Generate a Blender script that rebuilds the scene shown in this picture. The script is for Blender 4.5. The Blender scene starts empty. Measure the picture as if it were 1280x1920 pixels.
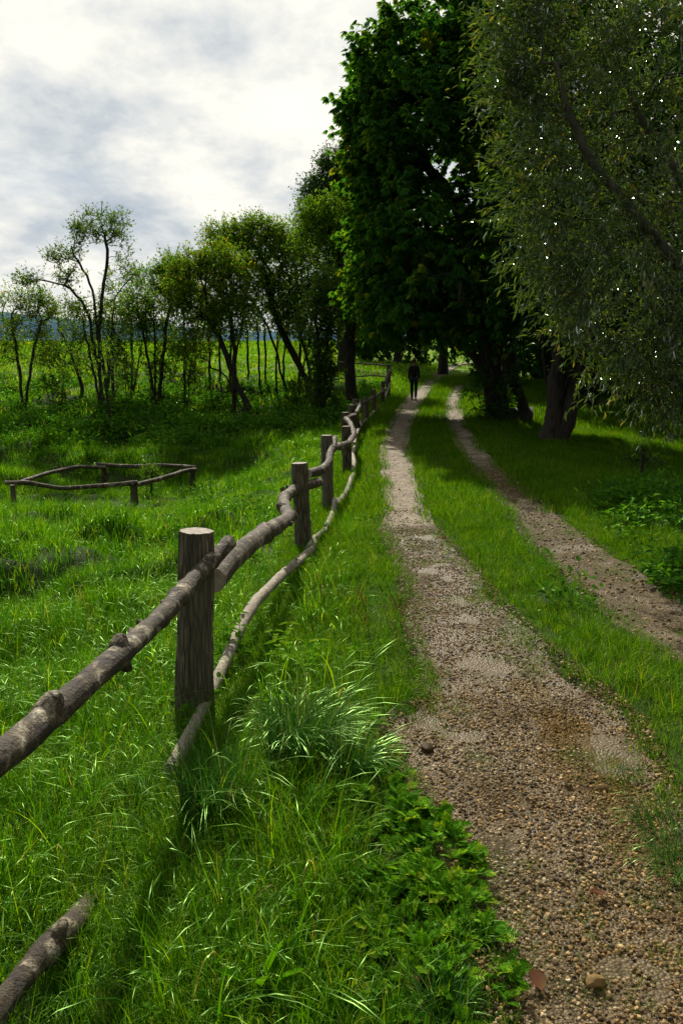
import bpy, math, random
import numpy as np
from mathutils import Vector

# ------------------------------------------------------------------ camera, sky, sun
scene = bpy.context.scene
W, Hh, F = 1280.0, 1920.0, 1500.0
EYE = 1.9
TILT = math.atan(270.0 / F)
cam_d = bpy.data.cameras.new('camera'); cam = bpy.data.objects.new('camera', cam_d)
scene.collection.objects.link(cam); scene.camera = cam
cam.location = (0, 0, EYE); cam.rotation_euler = (math.pi / 2 - TILT, 0, 0)
cam_d.sensor_fit = 'VERTICAL'; cam_d.sensor_height = 36; cam_d.sensor_width = 24
cam_d.lens = 36 * F / Hh; cam_d.clip_start = 0.05; cam_d.clip_end = 9000
scene.render.resolution_x = 682; scene.render.resolution_y = 1024
scene.view_settings.view_transform = 'Standard'; scene.view_settings.look = 'None'
scene.view_settings.gamma = 1; scene.view_settings.exposure = 0.32

SUN_AZ = math.radians(10)      # to the left of straight ahead
SUN_EL = math.radians(38)
sdir = Vector((-math.sin(SUN_AZ) * math.cos(SUN_EL), math.cos(SUN_AZ) * math.cos(SUN_EL), math.sin(SUN_EL)))
sl = bpy.data.lights.new('sun', 'SUN'); sl.energy = 5.0; sl.angle = math.radians(0.7); sl.color = (1.0, 0.95, 0.84)
so = bpy.data.objects.new('sun', sl); scene.collection.objects.link(so)
so.rotation_euler = (-sdir).to_track_quat('-Z', 'Y').to_euler(); so.location = (-20, 20, 30)

class NT:
    def __init__(s, tree): s.t = tree; s.n = tree.nodes; s.l = tree.links
    def a(s, typ, **kw):
        n = s.n.new(typ)
        ins = kw.pop('i', {})
        for k, v in kw.items(): setattr(n, k, v)
        for k, v in ins.items(): s.set(n.inputs[k], v)
        return n
    def set(s, sock, v):
        if hasattr(v, 'is_output') or hasattr(v, 'links') and hasattr(v, 'node'): s.l.new(v, sock)
        else: sock.default_value = v
    def math(s, op, a, b=0.0, clamp=False):
        n = s.n.new('ShaderNodeMath'); n.operation = op; n.use_clamp = clamp
        s.set(n.inputs[0], a); s.set(n.inputs[1], b); return n.outputs[0]
    def mix(s, f, a, b, blend='MIX'):
        n = s.n.new('ShaderNodeMix'); n.data_type = 'RGBA'; n.blend_type = blend
        s.set(n.inputs[0], f); s.set(n.inputs[6], a); s.set(n.inputs[7], b); return n.outputs[2]
    def ramp(s, f, stops, interp='LINEAR'):
        n = s.n.new('ShaderNodeValToRGB'); cr = n.color_ramp; cr.interpolation = interp
        while len(cr.elements) < len(stops): cr.elements.new(0.5)
        for e, (p, c) in zip(cr.elements, stops):
            e.position = p; e.color = (c[0], c[1], c[2], 1) if isinstance(c, (tuple, list)) else (c, c, c, 1)
        s.set(n.inputs[0], f); return n.outputs[0]
    def noise(s, vec, scale, detail=4, rough=0.55, dist=0.0):
        n = s.n.new('ShaderNodeTexNoise'); s.set(n.inputs['Vector'], vec)
        n.inputs['Scale'].default_value = scale; n.inputs['Detail'].default_value = detail
        n.inputs['Roughness'].default_value = rough; n.inputs['Distortion'].default_value = dist
        return n.outputs['Fac']
    def vor(s, vec, scale, out='Distance', feature='F1'):
        n = s.n.new('ShaderNodeTexVoronoi'); n.feature = feature; s.set(n.inputs['Vector'], vec)
        n.inputs['Scale'].default_value = scale; return n.outputs[out]

world = bpy.data.worlds.new('World'); scene.world = world; world.use_nodes = True
w = NT(world.node_tree); w.n.clear()
sky = w.a('ShaderNodeTexSky', sky_type='NISHITA', sun_disc=False)
sky.sun_elevation = SUN_EL; sky.sun_rotation = -SUN_AZ; sky.air_density = 1.0; sky.dust_density = 1.5
tc = w.a('ShaderNodeTexCoord')
sep = w.a('ShaderNodeSeparateXYZ', i={0: tc.outputs['Generated']})
zz = w.math('ADD', w.math('MAXIMUM', sep.outputs[2], 0.0), 0.34)
comb = w.a('ShaderNodeCombineXYZ', i={0: w.math('DIVIDE', sep.outputs[0], zz), 1: w.math('DIVIDE', sep.outputs[1], zz), 2: 0.37})
big = w.noise(comb.outputs[0], 1.15, 4, 0.55, 0.15)
fine = w.noise(comb.outputs[0], 4.6, 9, 0.6, 0.1)
shape = w.math('ADD', w.math('ADD', w.math('MULTIPLY', big, 0.55), w.math('MULTIPLY', fine, 0.6)), -0.075)
dotn = w.a('ShaderNodeVectorMath', operation='DOT_PRODUCT', i={0: tc.outputs['Generated'], 1: tuple(sdir)})
glow = w.math('MAXIMUM', dotn.outputs['Value'], 0.0)
glow3 = w.math('POWER', glow, 5.0)
def bank(px, py, power, amt):
    a_ = (px - 640) / F; b_ = -(py - 960) / F; c_ = math.cos(TILT); s_ = math.sin(TILT)
    dv = Vector((a_, c_ + b_ * s_, -s_ + b_ * c_)).normalized()
    dn = w.a('ShaderNodeVectorMath', operation='DOT_PRODUCT', i={0: tc.outputs['Generated'], 1: tuple(dv)}).outputs['Value']
    return w.math('MULTIPLY', w.math('POWER', w.math('MAXIMUM', dn, 0.0), power), amt)
# cloud bodies: lit white to blue-grey undersides
tone = w.math('ADD', shape, w.math('MULTIPLY', glow3, 0.125))
tone = w.math('SUBTRACT', tone, w.math('ADD', bank(60, 470, 110, .09), bank(240, 250, 30, .022)))
ccol = w.ramp(tone, [(0.38, (3.6, 4.2, 4.9)), (0.46, (4.9, 5.3, 5.6)), (0.54, (6.7, 6.8, 6.6)), (0.61, (8.3, 8.1, 7.4)), (0.70, (9.0, 8.6, 7.8))])
# away from the sun the cloud deck is a good deal duller
dull = w.math('ADD', w.math('MULTIPLY', w.math('MAXIMUM', w.math('ADD', w.math('MULTIPLY', dotn.outputs['Value'], 1.25), 0.0), 0.0), 0.90), 0.36, clamp=False)
dull = w.math('MINIMUM', dull, 1.0)
ccol = w.mix(1.0, ccol, dull, 'MULTIPLY')
gaps = w.ramp(w.noise(comb.outputs[0], 0.6, 3, 0.5, 0.2), [(0.33, 0.55), (0.47, 1.0)])
col = w.mix(gaps, sky.outputs[0], ccol)
bg = w.a('ShaderNodeBackground', i={0: col, 1: 0.1})
w.l.new(bg.outputs[0], w.a('ShaderNodeOutputWorld').inputs[0])

cyc = scene.cycles
cyc.max_bounces = 7; cyc.diffuse_bounces = 3; cyc.glossy_bounces = 2; cyc.transmission_bounces = 4; cyc.transparent_max_bounces = 8

# ------------------------------------------------------------------ helpers
rng = np.random.default_rng(7); random.seed(7)
COL = scene.collection

def tag(o, label=None, cat=None, group=None, kind=None):
    if label: o['label'] = label
    if cat: o['category'] = cat
    if group: o['group'] = group
    if kind: o['kind'] = kind
    return o
def empty(name, loc, label, cat, group=None):
    o = bpy.data.objects.new(name, None); COL.objects.link(o); o.location = loc
    o.empty_display_size = 0.2
    return tag(o, label, cat, group)
def link(name, me, mats, parent=None):
    o = bpy.data.objects.new(name, me); COL.objects.link(o)
    for m in (mats if isinstance(mats, (list, tuple)) else [mats]): me.materials.append(m)
    if parent is not None:
        o.parent = parent
        o.location = -Vector(parent.location)
    return o

class MB:
    """collects numpy pieces with per-vertex tint and per-face material"""
    def __init__(s): s.v = []; s.f = []; s.t = []; s.n = 0; s.m = []; s.sm = []
    def add(s, v, faces, tint=None, mat=0, smooth=True):
        v = np.asarray(v, float).reshape(-1, 3); faces = np.asarray(faces, int)
        s.v.append(v); s.f.append(faces + s.n); s.n += len(v)
        s.t.append(np.full(len(v), 0.5) if tint is None else np.broadcast_to(np.asarray(tint, float), (len(v),)).copy())
        s.m.append(np.full(len(faces), mat)); s.sm.append(np.full(len(faces), smooth))
    def mesh(s, name, origin=None):
        v = np.concatenate(s.v); t = np.concatenate(s.t)
        if origin is not None: v = v - np.array(origin)
        me = bpy.data.meshes.new(name)
        counts = np.concatenate([np.full(len(f), f.shape[1]) for f in s.f])
        loops = np.concatenate([f.ravel() for f in s.f])
        me.vertices.add(len(v)); me.vertices.foreach_set('co', v.ravel())
        me.loops.add(len(loops)); me.loops.foreach_set('vertex_index', loops.astype(np.int32))
        me.polygons.add(len(counts))
        st = np.concatenate([[0], np.cumsum(counts)[:-1]])
        me.polygons.foreach_set('loop_start', st.astype(np.int32))
        me.polygons.foreach_set('loop_total', counts.astype(np.int32))
        me.polygons.foreach_set('material_index', np.concatenate(s.m).astype(np.int32))
        me.polygons.foreach_set('use_smooth', np.concatenate(s.sm))
        at = me.attributes.new('tint', 'FLOAT', 'POINT'); at.data.foreach_set('value', t.astype(np.float32))
        me.update(calc_edges=True); me.validate()
        return me

def nrm(a, axis=-1): return a / np.maximum(np.linalg.norm(a, axis=axis, keepdims=True), 1e-9)

def hash2(ix, iy, seed):
    n = (ix.astype(np.int64) * 374761393 + iy.astype(np.int64) * 668265263 + seed * 1442695041) & 0xffffffff
    n = ((n ^ (n >> 13)) * 1274126177) & 0xffffffff
    return ((n ^ (n >> 16)) & 0xffff) / 65535.0
def vnoise(x, y, seed=0):
    x = np.asarray(x, float); y = np.asarray(y, float)
    ix = np.floor(x); iy = np.floor(y); fx = x - ix; fy = y - iy
    fx = fx * fx * (3 - 2 * fx); fy = fy * fy * (3 - 2 * fy)
    a = hash2(ix, iy, seed); b = hash2(ix + 1, iy, seed); c = hash2(ix, iy + 1, seed); d = hash2(ix + 1, iy + 1, seed)
    return (a * (1 - fx) + b * fx) * (1 - fy) + (c * (1 - fx) + d * fx) * fy
def fbm(x, y, seed=0, o=4):
    s = 0; a = 0.5; k = 1.0
    for i in range(o):
        s = s + a * vnoise(x * k, y * k, seed + i * 17); a *= 0.5; k *= 2.03
    return s / (1 - 0.5 ** o)
def sstep(t): t = np.clip(t, 0, 1); return t * t * (3 - 2 * t)

ct, st_ = math.cos(TILT), math.sin(TILT)
def ray(px, py):
    a = (px - 640) / F; b = -(py - 960) / F
    d = np.array([a, ct + b * st_, -st_ + b * ct]); return d / d[1]
def PW(px, py, Y):
    """the place at distance Y ahead that was measured at photo pixel px, py"""
    d = ray(px, py); return np.array([d[0] * Y, Y, EYE + d[2] * Y])

# ------------------------------------------------------------------ terrain
def interp(Y, tab): t = np.array(tab, float); return np.interp(Y, t[:, 0], t[:, 1])
_by = np.linspace(-60, 700, 3801)
def smooth_tab(tab, k=15):
    z = interp(_by, tab); kern = np.hanning(k + 2)[1:-1]; kern /= kern.sum()
    return np.convolve(np.pad(z, k // 2, 'edge'), kern, 'valid')
BASE = smooth_tab([(-60, -.3), (0, 0), (15, 0), (20, .12), (24, .28), (34, .5), (45, 1.2), (60, 2.1), (100, 4.2), (150, 6.5), (220, 7), (700, 1)], 21)
LEFT = smooth_tab([(-60, -.3), (3, -.3), (6, -.42), (10, -.75), (18, -1.3), (22.5, -1.28), (28, -.5), (33, .15), (40, .95), (50, 1.7), (80, 3.2), (125, 5.7), (160, 6.2), (220, 5), (700, -6)], 21)
def base(Y): return np.interp(Y, _by, BASE)
def leftz(Y): return np.interp(Y, _by, LEFT)
def hit_base(px, py):
    d = ray(px, py)
    Ys = np.linspace(1.0, 120, 12000); g = EYE + d[2] * Ys - base(Ys)
    i = np.argmax(g < 0); Y = Ys[i]; return d[0] * Y, Y
def edge(tab):
    p = sorted([hit_base(x, y)[::-1] for y, x in tab]); return np.array(p)
LTL = edge([(1900, 985), (1800, 945), (1700, 925), (1600, 865), (1500, 800), (1450, 772), (1400, 752), (1360, 745), (1330, 790), (1300, 812), (1250, 800), (1200, 787), (1100, 768), (1050, 752), (1000, 724), (950, 722), (900, 722), (850, 715), (820, 722), (800, 730), (780, 740), (765, 748), (753, 757), (740, 772), (730, 783), (715, 800), (700, 822), (685, 850)])
LTR = edge([(1900, 1560), (1800, 1500), (1700, 1420), (1600, 1330), (1500, 1255), (1450, 1215), (1400, 1195), (1350, 1175), (1300, 1110), (1250, 1045), (1200, 990), (1150, 945), (1100, 900), (1050, 858), (1000, 812), (950, 792), (900, 775), (850, 765), (820, 765), (800, 770), (780, 778), (765, 785), (753, 790), (740, 800), (730, 807), (715, 820), (700, 838), (685, 862)])
RTL = edge([(1250, 1300), (1200, 1225), (1150, 1150), (1100, 1095), (1050, 1040), (1000, 985), (950, 945), (900, 905), (850, 870), (820, 850), (800, 842), (760, 836), (740, 842), (728, 850)])
RTR = edge([(1250, 1500), (1200, 1405), (1150, 1300), (1100, 1225), (1050, 1145), (1000, 1075), (950, 1015), (900, 955), (850, 908), (820, 885), (800, 873), (760, 860), (740, 862), (728, 867)])
def ext(e, Y, slope_far):
    x = np.interp(Y, e[:, 0], e[:, 1])
    s0 = 0.0
    x = x + np.where(Y < e[0, 0], (Y - e[0, 0]) * s0, 0) + np.where(Y > e[-1, 0], (Y - e[-1, 0]) * slope_far, 0)
    return x
def ltl(Y): return ext(LTL, np.asarray(Y, float), .5)
def ltr(Y): return ext(LTR, np.asarray(Y, float), .5)
def rtl(Y): return ext(RTL, np.asarray(Y, float), .4)
def rtr(Y): return ext(RTR, np.asarray(Y, float), .4)
RT_END = RTL[-1, 0]
FENCE = np.array([(-3, -1.25), (2.2, -.98), (4.6, -.84), (10, -.55), (12.5, -.25), (16.5, .09), (19.5, .15), (22, .35), (24.5, .46), (27.5, .85), (30.5, 1.2), (33.5, 1.75), (36, 2.15), (44, 3.6), (60, 6.5), (200, 30)])
def fx(Y): return np.interp(Y, FENCE[:, 0], FENCE[:, 1])

PUD = []
def height(x, y, fine=True):
    x = np.asarray(x, float); y = np.asarray(y, float)
    b = base(y)
    u = ltl(y) - x                                  # metres left of the gravel
    fw = np.maximum(ltl(y) - fx(y), .5)
    bank = sstep(u / (fw + .3)) * interp(y, [(-5, .15), (4.6, .2), (8, .38), (17, .4), (24, .36), (28, .4), (31, .3), (34, .12), (40, 0), (60, 0)])
    dl = fx(y) - x
    k = sstep((dl + .2) / interp(y, [(0, 3.5), (10, 4), (20, 5), (40, 7), (100, 12)]))
    z = b - bank
    z = z * (1 - k) + np.minimum(leftz(y) - 0.00 * dl, z + 5) * k
    # rolling tussocky meadow left of the fence
    mkk = sstep((dl - .3) / 1.5)
    mk = sstep((dl - .3) / 1.5) * interp(y, [(0, .25), (5, .6), (8, 1), (30, 1), (60, .8), (100, .3)])
    mk = mk * (1 - .9 * np.exp(-((x + 6) / 3.6) ** 2 - ((y - 18.6) / 3.6) ** 2))
    z = z - .10 * np.exp(-((x + 6) / 3.6) ** 2 - ((y - 19.6) / 2.8) ** 2) * mkk
    z = z + mk * ((fbm(x * .42 + 3.1, y * .75 + 1.7, 5, 3) - .5) * 1.3 + (fbm(x * 1.1 + 9, y * 1.5 + 4, 45, 2) - .5) * .38)
    z = z + mk * .42 * np.exp(-((y - 11.6 - .25 * (x + 3)) / .9) ** 2) * sstep((-1.0 - x) / 1)
    z = z + mk * .04 * np.exp(-((y - 14.8 - .2 * (x + 3)) / 1.0) ** 2) * sstep((-1.5 - x) / 1)
    # right hand side falls away a little
    ur = x - np.where(y < RT_END, rtr(y), ltr(y) + 1.5)
    z = z - .35 * sstep(ur / 6) + sstep((ur - .4) / 3) * (fbm(x * .3, y * .3, 9, 3) - .5) * .35
    z = z + sstep((ur - 1) / 6) * sstep((y - 30) / 40) * 1.2
    # wheel tracks are worn in, the middle strip stands a little proud
    def inside(l, r, soft=.16):
        return sstep((x - l(y)) / soft + .5) * sstep((r(y) - x) / soft + .5)
    z = z - .045 * inside(ltl, ltr) * (1 - sstep((y - 75) / 10)) - .045 * inside(rtl, rtr) * (1 - sstep((y - RT_END) / 4))
    tr_in = inside(ltl, ltr)
    z = z + tr_in * ((fbm(x * 2.6, y * 2.0, 33, 3) - .5) * .05 * (1 - sstep((y - 10) / 10)))
    for cx, cy, cr in PUD: z = z - .010 * np.exp(-((x - cx) ** 2 + ((y - cy) / 1.5) ** 2) / cr ** 2)
    if fine: z = z + (fbm(x * 2.3, y * 2.3, 21, 3) - .5) * .05 * (1 - inside(ltl, ltr)) 
    return z

def hit(px, py, y0=1.0, y1=150):
    """where the sight line of a photo pixel meets the terrain"""
    d = ray(px, py); Ys = np.linspace(y0, y1, 6000)
    g = EYE + d[2] * Ys - height(d[0] * Ys, Ys); i = int(np.argmax(g < 0))
    return np.array([d[0] * Ys[i], Ys[i], float(height(d[0] * Ys[i], Ys[i]))])

for q_, r_ in (((1120, 1420), .42), ((1230, 1600), .4), ((900, 1010), .3), ((1060, 1330), .3)):
    h_ = hit(*q_); PUD.append((h_[0], h_[1], r_))

# ------------------------------------------------------------------ materials
def newmat(name):
    m = bpy.data.materials.new(name); m.use_nodes = True; k = NT(m.node_tree); k.n.clear(); return m, k
def finish(k, sh, disp=None):
    o = k.a('ShaderNodeOutputMaterial'); k.l.new(sh, o.inputs[0])
def bump(k, h, strength, dist):
    return k.a('ShaderNodeBump', i={'Strength': strength, 'Distance': dist, 'Height': h}).outputs[0]
def princ(k, col, rough, normal=None, spec=.4):
    n = k.a('ShaderNodeBsdfPrincipled', i={'Base Color': col, 'Roughness': rough})
    n.inputs['Specular IOR Level'].default_value = spec
    if normal is not None: k.l.new(normal, n.inputs['Normal'])
    return n.outputs[0]

def leaf_mat(name, stops, trans=.45, gloss=.08, rough=.45, tmul=(1.3, 1.25, .45), objvar=.25, big=None, gcol=(.6, 1, .3)):
    m, k = newmat(name)
    at = k.a('ShaderNodeAttribute', attribute_name='tint').outputs['Fac']
    oi = k.a('ShaderNodeObjectInfo').outputs['Random']
    f = k.math('ADD', at, k.math('MULTIPLY', k.math('SUBTRACT', oi, .5), objvar), clamp=True)
    if big:
        g = k.a('ShaderNodeNewGeometry').outputs['Position']
        f = k.math('ADD', f, k.math('MULTIPLY', k.math('SUBTRACT', k.noise(g, big[0], 3), .5), big[1]), clamp=True)
    col = k.ramp(f, stops)
    d = k.a('ShaderNodeBsdfDiffuse', i={0: col}).outputs[0]
    tcol = k.mix(1.0, col, (tmul[0], tmul[1], tmul[2], 1), 'MULTIPLY')
    t = k.a('ShaderNodeBsdfTranslucent', i={0: tcol}).outputs[0]
    mx = k.a('ShaderNodeMixShader', i={0: trans, 1: d, 2: t}).outputs[0]
    g = k.a('ShaderNodeBsdfGlossy', i={0: gcol + (1,), 1: rough}).outputs[0]
    fr = k.math('MULTIPLY', k.math('MINIMUM', k.math('ADD', k.a('ShaderNodeFresnel', i={0: 1.4}).outputs[0], .02), .30), gloss * 4, clamp=True)
    finish(k, k.a('ShaderNodeMixShader', i={0: fr, 1: mx, 2: g}).outputs[0]); return m

M = {}
G1 = 'small trees along the bank left of the fence'
M['grass'] = leaf_mat('meadow_grass', [(0, (.014, .080, .005)), (.35, (.050, .165, .005)), (.65, (.150, .320, .006)), (.88, (.30, .44, .010)), (.97, (.38, .38, .05)), (1, (.38, .31, .11))], .55, .04, .35, (1.5, 1.4, .3), .3, (.35, .25))
M['lawn'] = leaf_mat('short_grass', [(0, (.016, .090, .005)), (.4, (.056, .155, .005)), (.75, (.150, .270, .007)), (.93, (.25, .31, .018)), (1, (.33, .26, .07))], .5, .025, .45, (1.5, 1.35, .3), .3, (.8, .4))
M['sedge'] = leaf_mat('sedge', [(0, (.014, .065, .012)), (.5, (.036, .120, .020)), (.85, (.11, .20, .045)), (1, (.34, .30, .13))], .35, .09, .35, (1.05, 1.15, .5), .15)
M['forb'] = leaf_mat('forb', [(0, (.030, .115, .004)), (.5, (.075, .22, .006)), (.85, (.15, .32, .01)), (1, (.27, .36, .02))], .45, .035, .4, (1.4, 1.3, .3), .3)
M['seed'] = leaf_mat('seed_head', [(0, (.12, .05, .03)), (1, (.20, .10, .06))], .3, .02, .6, (1, .9, .6), .3)
M['under'] = leaf_mat('undergrowth', [(0, (.025, .095, .012)), (.5, (.055, .17, .015)), (1, (.12, .26, .02))], .45, .04, .45, (1.3, 1.3, .35), .3)
M['thicket'] = leaf_mat('thicket_leaves', [(0, (.036, .100, .016)), (.5, (.080, .185, .024)), (.85, (.16, .26, .022)), (1, (.34, .26, .03))], .6, .04, .4, (1.7, 1.5, .3), .25)
M['thicket2'] = leaf_mat('thicket_leaves_dark', [(0, (.034, .088, .020)), (.55, (.072, .155, .026)), (.9, (.13, .22, .024)), (1, (.26, .22, .03))], .58, .04, .4, (1.6, 1.4, .35), .2)
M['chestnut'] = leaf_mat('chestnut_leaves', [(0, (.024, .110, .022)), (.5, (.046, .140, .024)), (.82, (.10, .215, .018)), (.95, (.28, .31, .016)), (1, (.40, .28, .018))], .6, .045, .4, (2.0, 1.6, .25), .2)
M['willow'] = leaf_mat('willow_leaves', [(0, (.030, .068, .012)), (.5, (.070, .120, .018)), (.85, (.16, .19, .028)), (1, (.32, .24, .04))], .42, .26, .28, (1.3, 1.35, .4), .1, None, (.9, 1, .9))
M['poplar'] = leaf_mat('pale_leaves', [(0, (.03, .075, .025)), (.6, (.055, .12, .03)), (1, (.10, .16, .03))], .4, .04, .45, (1.2, 1.15, .4), .2)
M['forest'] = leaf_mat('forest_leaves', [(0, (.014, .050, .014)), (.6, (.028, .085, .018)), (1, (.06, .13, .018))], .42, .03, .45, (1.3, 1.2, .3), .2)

def bark(name, dark, light, scale=6, stretch=.25, patch=None, rough=.85, bstr=.6, bdist=.02):
    m, k = newmat(name)
    tcn = k.a('ShaderNodeTexCoord').outputs['Object']
    mp = k.a('ShaderNodeMapping', i={'Vector': tcn, 'Scale': (1, 1, stretch)}).outputs[0]
    a = k.noise(mp, scale, 8, .65, .4); b = k.vor(mp, scale * 2.4, 'Distance', 'F1')
    f = k.math('ADD', k.math('MULTIPLY', a, .8), k.math('MULTIPLY', b, .35))
    col = k.ramp(f, [(.38, dark), (.62, light)])
    if patch:
        p = k.ramp(k.noise(tcn, patch[1], 5, .6, .6), [(patch[2], 0.0), (patch[2] + .07, 1.0)])
        col = k.mix(p, col, patch[0] + (1,))
    finish(k, princ(k, col, rough, bump(k, f, bstr, bdist), .25)); return m
M['bark'] = bark('dark_bark', (.008, .007, .005), (.040, .033, .025), 7, .25)
M['bark_willow'] = bark('willow_bark', (.03, .035, .025), (.12, .115, .08), 9, .3)
def post_mat():
    m, k = newmat('weathered_post')
    tcn = k.a('ShaderNodeTexCoord').outputs['Object']
    mp = k.a('ShaderNodeMapping', i={'Vector': tcn, 'Scale': (1, 1, .10)}).outputs[0]
    a = k.noise(mp, 34, 6, .7, .5); r = k.vor(mp, 42, 'Distance', 'DISTANCE_TO_EDGE')
    big = k.noise(k.a('ShaderNodeMapping', i={'Vector': tcn, 'Scale': (1, 1, .3)}).outputs[0], 9, 4, .6)
    f = k.math('ADD', k.math('MULTIPLY', a, .7), k.math('MULTIPLY', k.math('MINIMUM', r, .2), 1.4))
    col = k.ramp(f, [(.38, (.010, .007, .004)), (.49, (.050, .037, .019)), (.60, (.14, .110, .062)), (.74, (.30, .25, .16))])
    col = k.mix(k.ramp(big, [(.42, 0.0), (.6, .6)]), col, (.060, .055, .032, 1))
    col = k.mix(k.math('MULTIPLY', k.a('ShaderNodeObjectInfo').outputs['Random'], .45), col, (.26, .22, .165, 1))
    finish(k, princ(k, col, .85, bump(k, f, 1.0, .02), .2)); return m
M['post'] = post_mat()
def rail_mat(name='rail_bark', pale=0.0):
    m, k = newmat(name)
    tcn = k.a('ShaderNodeTexCoord').outputs['Object']
    a = k.noise(tcn, 9, 6, .6, .8); a2 = k.noise(tcn, 60, 5, .65)
    col = k.ramp(a, [(.40, (.036, .025, .012)), (.52, (.10, .075, .038)), (.59, (.30, .25, .155)), (.70, (.60, .54, .40))])
    col = k.mix(pale, col, (.50, .42, .32, 1)) if pale else col
    col = k.mix(k.ramp(a2, [(.42, .75 - pale), (.56, 0.0)]), col, (.055, .04, .028, 1))
    n2 = k.noise(k.a('ShaderNodeMapping', i={'Vector': tcn, 'Scale': (1.0, 1, 1), 'Location': (4, 3, 1)}).outputs[0], 5.5, 5, .7, 1.2)
    col = k.mix(k.ramp(n2, [(.53 + pale * .09, 0.0), (.57 + pale * .09, .92)]), col, (.034, .024, .016, 1))
    oi = k.a('ShaderNodeObjectInfo').outputs['Random']
    col = k.mix(k.math('MULTIPLY', oi, .25), col, (.13, .10, .072, 1))
    h = k.math('ADD', k.math('MULTIPLY', a2, .5), k.math('MULTIPLY', n2, -.6))
    finish(k, princ(k, col, .75, bump(k, h, 1.0, .03), .3)); return m
M['rail'] = rail_mat(); M['rail_pale'] = rail_mat('peeled_rail', .6)
def cut_mat():
    m, k = newmat('cut_wood')
    tcn = k.a('ShaderNodeTexCoord').outputs['Object']
    a = k.noise(tcn, 25, 6, .7)
    col = k.ramp(a, [(.3, (.16, .13, .10)), (.55, (.36, .31, .25)), (.75, (.5, .45, .38))])
    finish(k, princ(k, col, .85, bump(k, a, .5, .005), .2)); return m
M['cut'] = cut_mat()
def soil_mat():
    m, k = newmat('meadow_soil')
    g = k.a('ShaderNodeNewGeometry').outputs['Position']
    a = k.noise(g, .8, 5); b = k.noise(g, 14, 6, .7)
    col = k.ramp(b, [(.3, (.016, .030, .007)), (.6, (.040, .075, .013)), (.8, (.085, .13, .025))])
    col = k.mix(k.math('MULTIPLY', a, .5), col, (.035, .028, .014, 1))
    # far meadow reads as grass sward
    far = k.a('ShaderNodeAttribute', attribute_name='tint').outputs['Fac']
    fcol = k.ramp(k.noise(g, 1.3, 7, .7), [(.3, (.080, .17, .010)), (.52, (.18, .29, .015)), (.75, (.30, .36, .03))])
    col = k.mix(far, col, fcol)
    finish(k, princ(k, col, .95, bump(k, b, .6, .05), .1)); return m
M['soil'] = soil_mat()
def track_mat():
    m, k = newmat('gravel_track')
    g = k.a('ShaderNodeNewGeometry').outputs['Position']
    wet = k.a('ShaderNodeAttribute', attribute_name='tint').outputs['Fac']     # 0 dry sandy, 1 stony wet
    grit = k.vor(g, 75, 'Distance'); gc = k.vor(g, 75, 'Color'); n = k.noise(g, 9, 7, .7); n2 = k.noise(g, 2.2, 4, .6)
    n3 = k.noise(g, 38, 5, .7)
    gcs = k.a('ShaderNodeSeparateColor', i={0: gc}).outputs[0]
    peb = k.ramp(gcs, [(0, (.018, .013, .007)), (.4, (.085, .060, .027)), (.75, (.23, .17, .08)), (1, (.40, .32, .18))])
    mud = k.ramp(n, [(.3, (.034, .024, .010)), (.7, (.095, .066, .030))])
    rough_c = k.mix(k.ramp(grit, [(.25, 1.0), (.5, .1)]), mud, peb)
    sand = k.ramp(k.math('ADD', k.math('MULTIPLY', n, .5), k.math('MULTIPLY', n3, .5)), [(.36, (.075, .052, .030)), (.48, (.22, .175, .118)), (.64, (.40, .335, .24))])
    sand = k.mix(k.ramp(n2, [(.5, 0.0), (.68, .6)]), sand, (.14, .098, .068, 1))
    col = k.mix(k.ramp(k.math('ADD', wet, k.math('MULTIPLY', k.math('SUBTRACT', n2, .5), .5)), [(.35, 0.0), (.5, 1.0)]), sand, rough_c)
    puddle = k.ramp(k.math('ADD', k.math('MULTIPLY', n2, .6), k.math('MULTIPLY', wet, .5)), [(.72, 0.0), (.80, 1.0)])
    col = k.mix(k.math('MULTIPLY', puddle, .6), col, (.12, .080, .032, 1))
    h = k.math('ADD', k.math('MULTIPLY', k.math('SUBTRACT', 1.0, grit), .5), k.math('MULTIPLY', n, .6))
    r = k.math('SUBTRACT', .85, k.math('MULTIPLY', puddle, .45))
    finish(k, princ(k, col, r, bump(k, h, .9, .015), .15)); return m
M['track'] = track_mat()
def stone_mat():
    m, k = newmat('pebbles')
    oi = k.a('ShaderNodeObjectInfo').outputs['Random']
    tcn = k.a('ShaderNodeTexCoord').outputs['Object']
    col = k.ramp(oi, [(0, (.014, .011, .007)), (.25, (.060, .042, .018)), (.55, (.19, .135, .058)), (.82, (.38, .29, .14)), (.94, (.58, .49, .32)), (1, (.70, .64, .48))])
    g = k.a('ShaderNodeNewGeometry').outputs['Position']
    col = k.mix(k.ramp(k.noise(g, 1.3, 5, .6), [(.36, 0.0), (.52, .85)]), col, (.78, .56, .30, 1), 'MULTIPLY')
    col = k.mix(.15, col, k.ramp(k.noise(tcn, 2.5, 4), [(.3, (.07, .05, .022)), (.7, (.42, .33, .18))]))
    finish(k, princ(k, col, .6, None, .10)); return m
M['stone'] = stone_mat()
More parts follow.
